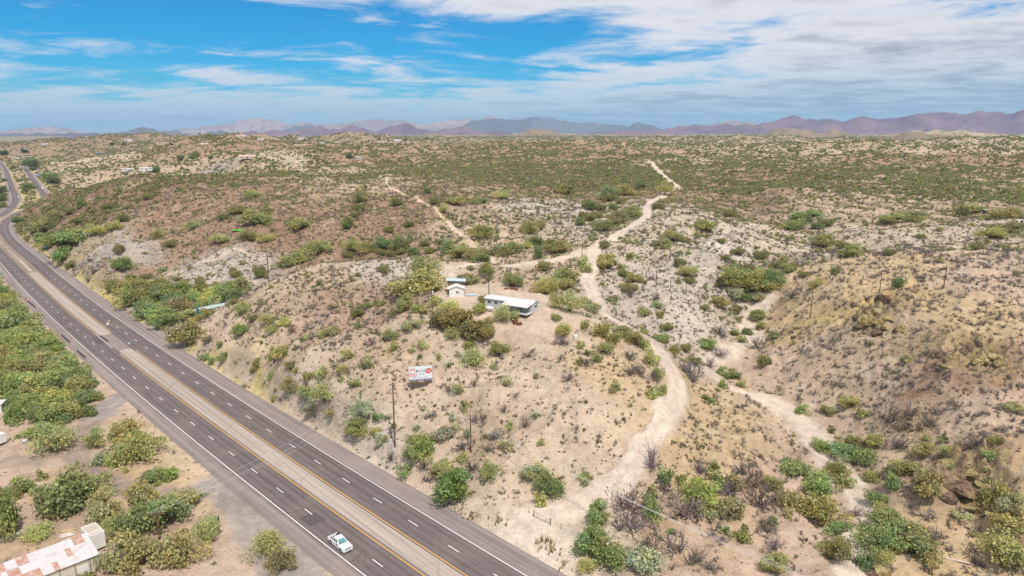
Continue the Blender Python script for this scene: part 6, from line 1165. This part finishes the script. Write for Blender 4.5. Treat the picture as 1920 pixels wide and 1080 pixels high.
rail(48, 562, 66, 577, 'dark bridge rail at the upper edge of the left trees'); rail(116, 630, 131, 643, 'dark bridge rail in the middle of the left shoulder'); rail(145, 659, 160, 672, 'dark bridge rail nearest the dirt turnout'); marker(53, 568, 'upper pink red object marker beside the bridge rail'); marker(117, 651, 'lower pink red object marker beside the bridge rail')
p = on_z(317, 632, 0); e = empty('mailbox', (p[0], p[1], height(*p)), .3, 'dark mailbox on a post at the gully driveway mouth', 'mailbox'); flat_item(e, 'post', (0, 0, .55), (.1, .1, 1.1), M['wood']); flat_item(e, 'box', (0, 0, 1.25), (.5, .28, .3), M['dark']); flat_item(e, 'flag', (.1, -.16, 1.35), (.18, .02, .08), M['red'])
# ------------------------------------------------------------------ the pickup on the highway
def lathe_x(m, x0, x1, y, z, r, n=16, mi=0): m.tube((x0, y, z), (x1, y, z), r, r, n, mi)
M['carwhite'] = plain('white_car_paint', (.78, .79, .80), .25, .5, .02); M['tyre'] = plain('tyre_rubber', (.02, .02, .02), .8, .3, .1); M['rim'] = plain('alloy_rim', (.42, .42, .43), .35, .6, .1); M['screen'] = plain('windscreen_glass', (.10, .27, .28), .1, .6, .1); M['grille'] = plain('dark_grille', (.12, .10, .13), .4, .5, .1); M['chrome'] = plain('bright_bumper', (.62, .62, .64), .2, .6, .05); M['lamp'] = plain('headlight_lens', (.66, .64, .52), .15, .6, .05); M['bed'] = plain('bed_liner', (.16, .15, .15), .8, .2, .1)
def wheel(e, x, y, r=.40, w=.28):
    s = 1 if y > 0 else -1; m = MB(); b = len(m.v); P = [(r * .6, -w / 2), (r * .93, -w / 2), (r, -w / 2 + .05), (r, w / 2 - .05), (r * .93, w / 2), (r * .6, w / 2)]; n = 18
    for rr, yy in P:
        for k in range(n): t = 2 * math.pi * k / n; m.v.append((x + rr * math.cos(t), y + yy, r + rr * math.sin(t)))
    for i in range(len(P) - 1):
        for k in range(n): m.f.append((i * n + k, i * n + (k + 1) % n, (i + 1) * n + (k + 1) % n, (i + 1) * n + k)); m.mi.append(0)
    t_ = m.build('wheel', M['tyre'], e, True); m = MB(); m.tube((x, y - s * .02, r), (x, y + s * (w / 2 - .03), r), r * .6, r * .56, 14); m.tube((x, y + s * (w / 2 - .03), r), (x, y + s * (w / 2), r), r * .18, r * .15, 8)
    for k in range(5): a = 2 * math.pi * k / 5; m.box((x + .14 * math.cos(a), y + s * (w / 2 - .02), r + .14 * math.sin(a)), (.06, .03, .06))
    m.build('rim', M['rim'], t_)
def prism(m, prof, hw, mi=0, top=None):   # side profile (x, z) extruded across; hw may be a function of z
    n = len(prof); b = len(m.v); f = hw if callable(hw) else (lambda z: hw)
    for s in (-1, 1): m.v += [(x, s * f(z), z) for x, z in prof]
    m.f.append(tuple(range(b, b + n))); m.mi.append(mi); m.f.append(tuple(range(b + 2 * n - 1, b + n - 1, -1))); m.mi.append(mi)
    for i in range(n): j = (i + 1) % n; m.f.append((b + j, b + i, b + n + i, b + n + j)); m.mi.append(mi)
def arch(cx, r, z0, k=7): return [(cx + r * math.cos(t), z0 + r * math.sin(t)) for t in np.linspace(0, math.pi, k)]
def pickup():
    c = on_z(638, 1024, 0.); d = -RD; e = empty('pickup_truck', (c[0], c[1], .0), math.atan2(d[1], d[0]), 'white extended cab pickup driving on the near carriageway', 'pickup truck')
    xf, xr, zb = 1.78, -1.78, .36; hw = lambda z: 1.0 - .05 * max(0, (z - .8)) - .04 * max(0, .6 - z)
    # front clip, cab lower and bed sides
    m = MB(); prism(m, [(2.82, .42)] + [(2.84, .95), (2.76, 1.08), (1.15, 1.22), (-1.0, 1.20), (-1.0, zb), (1.22, zb)] [:5] + [(-1.0, zb), (1.24, zb)] + [(x, z) for x, z in arch(xf, .50, .40)][::-1] + [(2.3, .42)], hw)
    body = m.build('body', M['carwhite'], e)
    m = MB()
    for s in (-1, 1):
        P = [(-1.02, 1.16), (-2.84, 1.12), (-2.86, .5), (-2.3, .42)] + [(x, z) for x, z in arch(xr, .50, .40)] [::-1] + [(-1.22, zb), (-1.02, zb)]
        n = len(P); b = len(m.v)
        for yy in (s * .99, s * .90): m.v += [(x, yy, z) for x, z in P]
        for i in range(n): j = (i + 1) % n; m.f.append((b + i, b + j, b + n + j, b + n + i)); m.mi.append(0)
        m.f.append(tuple(range(b, b + n))); m.mi.append(0); m.f.append(tuple(range(b + n, b + 2 * n))[::-1]); m.mi.append(0)
    m.build('bed_side', M['carwhite'], e); flat_item(e, 'tailgate', (-2.83, 0, .84), (.08, 1.8, .58), M['carwhite']); flat_item(e, 'bed_floor', (-1.93, 0, .68), (1.76, 1.79, .06), M['bed'])
    # greenhouse
    m = MB(); zl, zt = 1.20, 1.86; m.hexa([(-1.0, -.93, zl), (1.02, -.93, zl), (1.02, .93, zl), (-1.0, .93, zl), (-.86, -.74, zt), (.30, -.72, zt), (.30, .72, zt), (-.86, .74, zt)]); cab = m.build('cab', M['carwhite'], e)
    def pane(nm, A, B, C, D, mat, off): m = MB(); m.poly([tuple(np.array(q) + np.array(off)) for q in (A, B, C, D)]); return m.build(nm, mat, cab)
    lerp = lambda a, b, t: tuple(np.array(a) * (1 - t) + np.array(b) * t)
    wl, wr, tl, tr_ = (1.02, -.93, zl), (1.02, .93, zl), (.30, -.72, zt), (.30, .72, zt)
    bil = lambda u, v: lerp(lerp(wl, wr, u), lerp(tl, tr_, u), v)
    pane('windscreen', bil(.06, .06), bil(.94, .06), bil(.93, .9), bil(.07, .9), M['screen'], (.012, 0, .008))
    for s in (-1, 1):
        A, B, C, D = (-1.0, s * .93, zl), (1.02, s * .93, zl), (.30, s * .72, zt), (-.86, s * .74, zt); bb = lambda u, v: lerp(lerp(A, B, u), lerp(D, C, u), v)
        for u0, u1, u2 in ((.12, .42, .40), (.50, .86, .90)): q = [bb(u0, .12), bb(u1, .12), bb(u2 if u2 < .6 else .93, .86), bb(u0 + .02, .86)]; pane('side_window', *(q if s < 0 else q[::-1]), M['glass'], (0, s * .012, .004))
        flat_item(e, 'mirror', (.86, s * 1.1, 1.28), (.16, .2, .2), M['dark']); flat_item(e, 'door_handle', (.02, s * 1.0, 1.02), (.18, .03, .04), M['dark']); flat_item(e, 'headlight', (2.80, s * .74, .90), (.12, .36, .24), M['lamp']); flat_item(e, 'tail_light', (-2.86, s * .92, .92), (.06, .14, .36), M['red'])
    A, B, C, D = (-1.0, .93, zl), (-1.0, -.93, zl), (-.86, -.74, zt), (-.86, .74, zt); bb = lambda u, v: lerp(lerp(A, B, u), lerp(D, C, u), v); pane('rear_window', bb(.12, .15), bb(.88, .15), bb(.87, .85), bb(.13, .85), M['glass'], (-.012, 0, .004))
    flat_item(e, 'grille', (2.84, 0, .88), (.06, 1.12, .30), M['grille']); flat_item(e, 'grille_bar', (2.88, 0, .88), (.03, 1.12, .06), M['chrome']); flat_item(e, 'bumper', (2.88, 0, .52), (.16, 1.94, .26), M['chrome']); flat_item(e, 'bumper', (-2.93, 0, .50), (.14, 1.84, .2), M['chrome']); flat_item(e, 'hood_cowl', (1.1, 0, 1.225), (.2, 1.6, .03), M['dark']); flat_item(e, 'number_plate', (2.97, 0, .5), (.02, .3, .15), M['white'])
    flat_item(e, 'underbody', (0, 0, .42), (5.2, 1.5, .2), M['dark'])
    for x in (xf, xr):
        for y in (-.86, .86): wheel(e, x, y)
    ca, sa = d; q = np.array([c[0], c[1]]) + d * -1.55 + np.array([-d[1], d[0]]) * .62; b = flat_item(None, 'cargo_box', (q[0], q[1], 1.2), (.7, .55, .95), M['dark'], math.atan2(d[1], d[0])); tag(b, 'black box riding upright in the bed of the white pickup', 'box')
pickup()
def car(u, v, col, lab, s=1.0, van=False):
    c = on_z(u, v, 0.); P = CR if abs(dist_poly(np.array([c[0]]), np.array([c[1]]), CR[::3])[0]) < abs(dist_poly(np.array([c[0]]), np.array([c[1]]), CL[::3])[0]) else CL
    i = int(np.argmin(np.hypot(*(P - c).T))); d = P[min(i + 2, len(P) - 1)] - P[max(i - 2, 0)]; e = empty('car', (c[0], c[1], 0), math.atan2(d[1], d[0]), lab, 'truck' if van else 'car', 'vehicles on the far highway'); paint_ = plain('car_paint', col, .3, .5, .04)
    m = MB(); h = 2.6 if van else 1.0; L = 7.5 if van else 4.5; prism(m, [(L / 2, .35), (L / 2, .75), (L / 2 - 1.1, .95), (-L / 2, 1.0), (-L / 2, .35)], .9); m.build('body', paint_, e); m = MB(); x0 = -L / 2 + .1; x1 = L / 2 - 1.2; m.hexa([(x0, -.85, .98), (x1, -.85, .95), (x1, .85, .95), (x0, .85, .98), (x0 + .3, -.7, .5 + h), (x1 - .7, -.7, .5 + h), (x1 - .7, .7, .5 + h), (x0 + .3, .7, .5 + h)]); m.build('cabin', paint_ if van else M['glass'], e); flat_item(e, 'roof', ((x0 + x1 - .4) / 2, 0, .53 + h), (x1 - x0 - 1.0, 1.4, .06), paint_)
    for x in (-L * .3, L * .3):
        for y in (-.85, .85): m = MB(); m.tube((x, y - .1, .33), (x, y + .1, .33), .33, .33, 10); m.build('wheel', M['tyre'], e)
for u, v, c, l, vn in ((12.5, 333.5, (.35, .36, .40), 'silver car on the far left carriageway, upper one', 0), (19, 352, (.10, .13, .20), 'dark blue car on the far left carriageway, lower one', 0), (62, 334, (.55, .56, .60), 'pale car on the far right carriageway, middle of three', 0), (73.5, 349, (.40, .42, .48), 'grey car on the far right carriageway, lower of three', 0), (80, 354.5, (.70, .70, .72), 'white van at the hill edge on the far right carriageway', 1), (44.5, 313, (.72, .73, .75), 'white truck at the far top of the right carriageway', 1), (24, 410, (.16, .06, .06), 'dark red car entering the near bend', 0), (40, 306, (.40, .03, .03), 'red truck at the far end of the highway', 1)): car(u, v, c, l, 1, vn)

# ------------------------------------------------------------------ houses across the land
def house(u, v, wpx, hpx, dep_m, wallm, roofm, lab, rise=.9, rz=0., nm='house', nw=3, flatroof=False):
    p, k, d = pix(u, v); w = wpx / k; h = max(2.4, hpx / k); e = empty(nm, (p[0], p[1], p[2] - .4), rz + math.atan2(p[0], p[1]) * -1, lab, 'house', 'houses across the desert'); wall_box(e, w, dep_m, h + .4, wallm)
    if flatroof:
        flat_item(e, 'roof', (0, 0, h + .38), (w - .4, dep_m - .4, .1), M['slab']); 
        for s in (-1, 1): flat_item(e, 'parapet', (0, s * (dep_m / 2 - .1), h + .6), (w + .02, .24, .5), wallm); flat_item(e, 'parapet', (s * (w / 2 - .1), 0, h + .6), (.24, dep_m - .5, .5), wallm)
    else: r, g = gable(e, w, dep_m, h + .4, rise, roofm, .4); g.build('gable_end', wallm, e)
    for i in range(nw): x = -w / 2 + w * (i + .5) / nw; q = flat_item(e, 'window', (x, -dep_m / 2 - .03, h * .58 + .2), (1.3, .08, 1.1), M['white']); flat_item(q, 'pane', (x, -dep_m / 2 - .08, h * .58 + .2), (1.1, .04, .9), M['glass'])
    flat_item(e, 'door', (w * .5 / nw * .2, -dep_m / 2 - .04, 1.2), (1.0, .08, 2.1), M['wood']); return e, p, k
house(241, 321, 23, 4.5, 5, M['white'], M['roofwhite'], 'left one of the two long white houses behind the brown summit', .6); house(274, 320, 23, 5, 5, M['white'], M['roofwhite'], 'right one of the two long white houses behind the brown summit', .6)
house(463, 297, 28, 3.5, 9, M['cream'], M['pinkroof'], 'wide house with pink tile roof above the pale bluff', 1.6); house(185, 289, 11, 3, 5, M['teal'], M['tealroof'], 'small teal house on the bare tan flat', .6, .2); house(402, 252, 10, 3, 8, M['white'], M['roofwhite'], 'pale house right on top of the round hill', .8); house(380, 251, 8, 2.5, 8, M['cream'], M['pinkroof'], 'cream house left on top of the round hill', .8)
house(452, 257, 18, 3, 8, M['cream'], M['roofwhite'], 'long cream house on the right shoulder of the round hill', .8); house(310, 272, 26, 3.5, 8, M['stucco'], M['pinkroof'], 'wide tan house left of the round hill foot', 1.); house(383, 273, 14, 3, 7, M['stucco'], M['roofwhite'], 'tan house on the front slope of the round hill', .8); house(489, 263, 11, 3.5, 8, M['white'], M['pinkroof'], 'white house on the plain right of the round hill', .8)
house(565, 262, 14, 3, 9, M['white'], M['bluesteel'], 'white house with blue grey roof on the plain', .9); house(604, 270, 9, 2.5, 8, M['white'], M['roofwhite'], 'small white house on the plain right of the blue grey roof', .7); house(562, 275, 22, 3, 8, M['stucco'], M['pinkroof'], 'tan building on a cleared patch of the plain', .8); house(745, 265, 14, 3, 9, M['white'], M['roofwhite'], 'white house at the right end of the distant settlement', .9); house(715, 268, 12, 2.6, 8, M['cream'], M['pinkroof'], 'cream house in the middle of the distant settlement', .9); house(690, 271, 10, 2.4, 8, M['stucco'], M['pinkroof'], 'tan house at the left end of the distant settlement', .8); house(672, 298, 9, 3, 6, M['white'], M['roofwhite'], 'tiny white house in brush right of the white bluff', .6)
house(240, 265, 12, 3, 8, M['white'], M['roofwhite'], 'white shed roof by the dirt lot far left of the round hill', .7); house(84, 272, 10, 2.6, 8, M['white'], M['roofwhite'], 'white house in the hazy left distance', .7); house(58, 304, 15, 2.6, 8, M['white'], M['tealroof'], 'low pale roofed building by the far highway end', .6); house(52, 297, 9, 3, 8, M['teal'], M['tealroof'], 'green building by the far highway end', .6); house(30, 298, 11, 2.5, 8, M['white'], M['roofwhite'], 'white roofed store left of the far highway end', .6)
e, p, k = house(1893, 401, 66, 11, 7, M['stucco'], M['stucco'], 'long tan stucco house with flat parapet roof at the right edge', 0, -.10, 'house', 4, True)
p2, k2, d2 = pix(1847, 401); s = empty('green_canopy', tuple(p2), 0, 'small dark green canopy at the left end of the stucco house', 'canopy'); flat_item(s, 'awning', (0, 0, 2.3), (7.5 / k2, 2.2, .12), M['cream']); flat_item(s, 'side_screen', (0, .9, 1.3), (6.5 / k2, .08, 1.9), M['teal'])
for x in (-.4, .4): flat_item(s, 'post', (x * 6.5 / k2, -.9, 1.1), (.1, .1, 2.3), M['teal'])
p2, k2, d2 = pix(1910, 421); s = empty('information_kiosk', tuple(p2), 0, 'brown kiosk board with a white T shaped face below the stucco house', 'kiosk'); w = 14 / k2; flat_item(s, 'board', (0, 0, 1.5), (w, .15, 1.7), plain('brown_board', (.10, .055, .05), .8, .2, .1)); flat_item(s, 'top_panel', (0, -.1, 2.25), (w, .06, .5), M['white']); flat_item(s, 'middle_panel', (-.05 * w, -.1, 1.5), (w * .32, .06, 1.0), M['white'])
for x in (-.42, .42): flat_item(s, 'post', (x * w, 0, .5), (.14, .14, 1.1), M['wood'])
# dark garden trees of the settlement and of the roadside flats
for i, (u, v, w, t) in enumerate(((322, 272, 7, 'D'), (300, 270, 8, 'b'), (232, 272, 8, 'D'), (210, 272, 9, 'D'), (375, 252, 6, 'D'), (415, 252, 4, 'D'), (712, 263, 5, 'D'), (720, 263, 4, 'D'), (728, 263, 4, 'D'), (738, 264, 6, 'd'), (760, 264, 6, 'd'), (800, 262, 8, 'd'), (655, 296, 14, 'd'), (690, 268, 6, 'd'), (45, 286, 12, 'D'), (8, 290, 18, 'D'), (48, 306, 10, 'D'), (66, 312, 22, 'd'), (62, 320, 14, 'd'), (90, 330, 18, 'd'), (100, 343, 26, 'd'), (25, 316, 10, 'm'), (8, 340, 10, 'd'), (4, 362, 22, 'd'), (6, 378, 24, 'd'), (2, 390, 22, 'b'), (54, 352, 16, 'd'), (47, 360, 10, 'm'), (340, 297, 12, 'D'), (365, 296, 20, 'b'), (395, 298, 12, 'd'), (540, 262, 6, 'd'), (580, 264, 6, 'D'))):
    b, k, d = pix(u, v); r0 = w / k / 2; s_, l_, _d = where(u, v); lab = 'far %s garden tree %s %s' % (KIND[t], s_, l_); _seen[lab] += 1
    if _seen[lab] > 1: lab += ', ' + ORD[min(20, _seen[lab] - 1)]
    e = empty('garden_tree', (b[0], b[1], b[2] - .1), i, lab, 'tree', 'dark trees around the far houses'); cr, tr = MESQ[i % 5]
    for nm, me in (('crown', cr), ('trunk', tr)): o = bpy.data.objects.new(nm, me); COL.objects.link(o); o.parent = e; o.scale = (r0 * 1.2, r0 * 1.2, r0 * 1.5); o.color = (*[1.2 * x for x in LEAFCOL[t]], 1)

# ------------------------------------------------------------------ the air: one closed box of thin haze round everything
zmin = float(GZ.min()) - 1.0
m = MB(); m.box((0, 0, (zmin + 560) / 2), (50000, 50000, 560 - zmin)); hz = m.build('haze', []); hz['kind'] = 'stuff'
hm = bpy.data.materials.new('haze'); hm.use_nodes = True; hn = hm.node_tree.nodes; hn.clear(); ho = hn.new('ShaderNodeOutputMaterial'); pv_ = hn.new('ShaderNodeVolumePrincipled'); pv_.inputs['Color'].default_value = (.40, .66, 1.0, 1); pv_.inputs['Density'].default_value = HAZE; pv_.inputs['Anisotropy'].default_value = .2
hm.node_tree.links.new(pv_.outputs[0], ho.inputs['Volume']); hz.data.materials.append(hm)
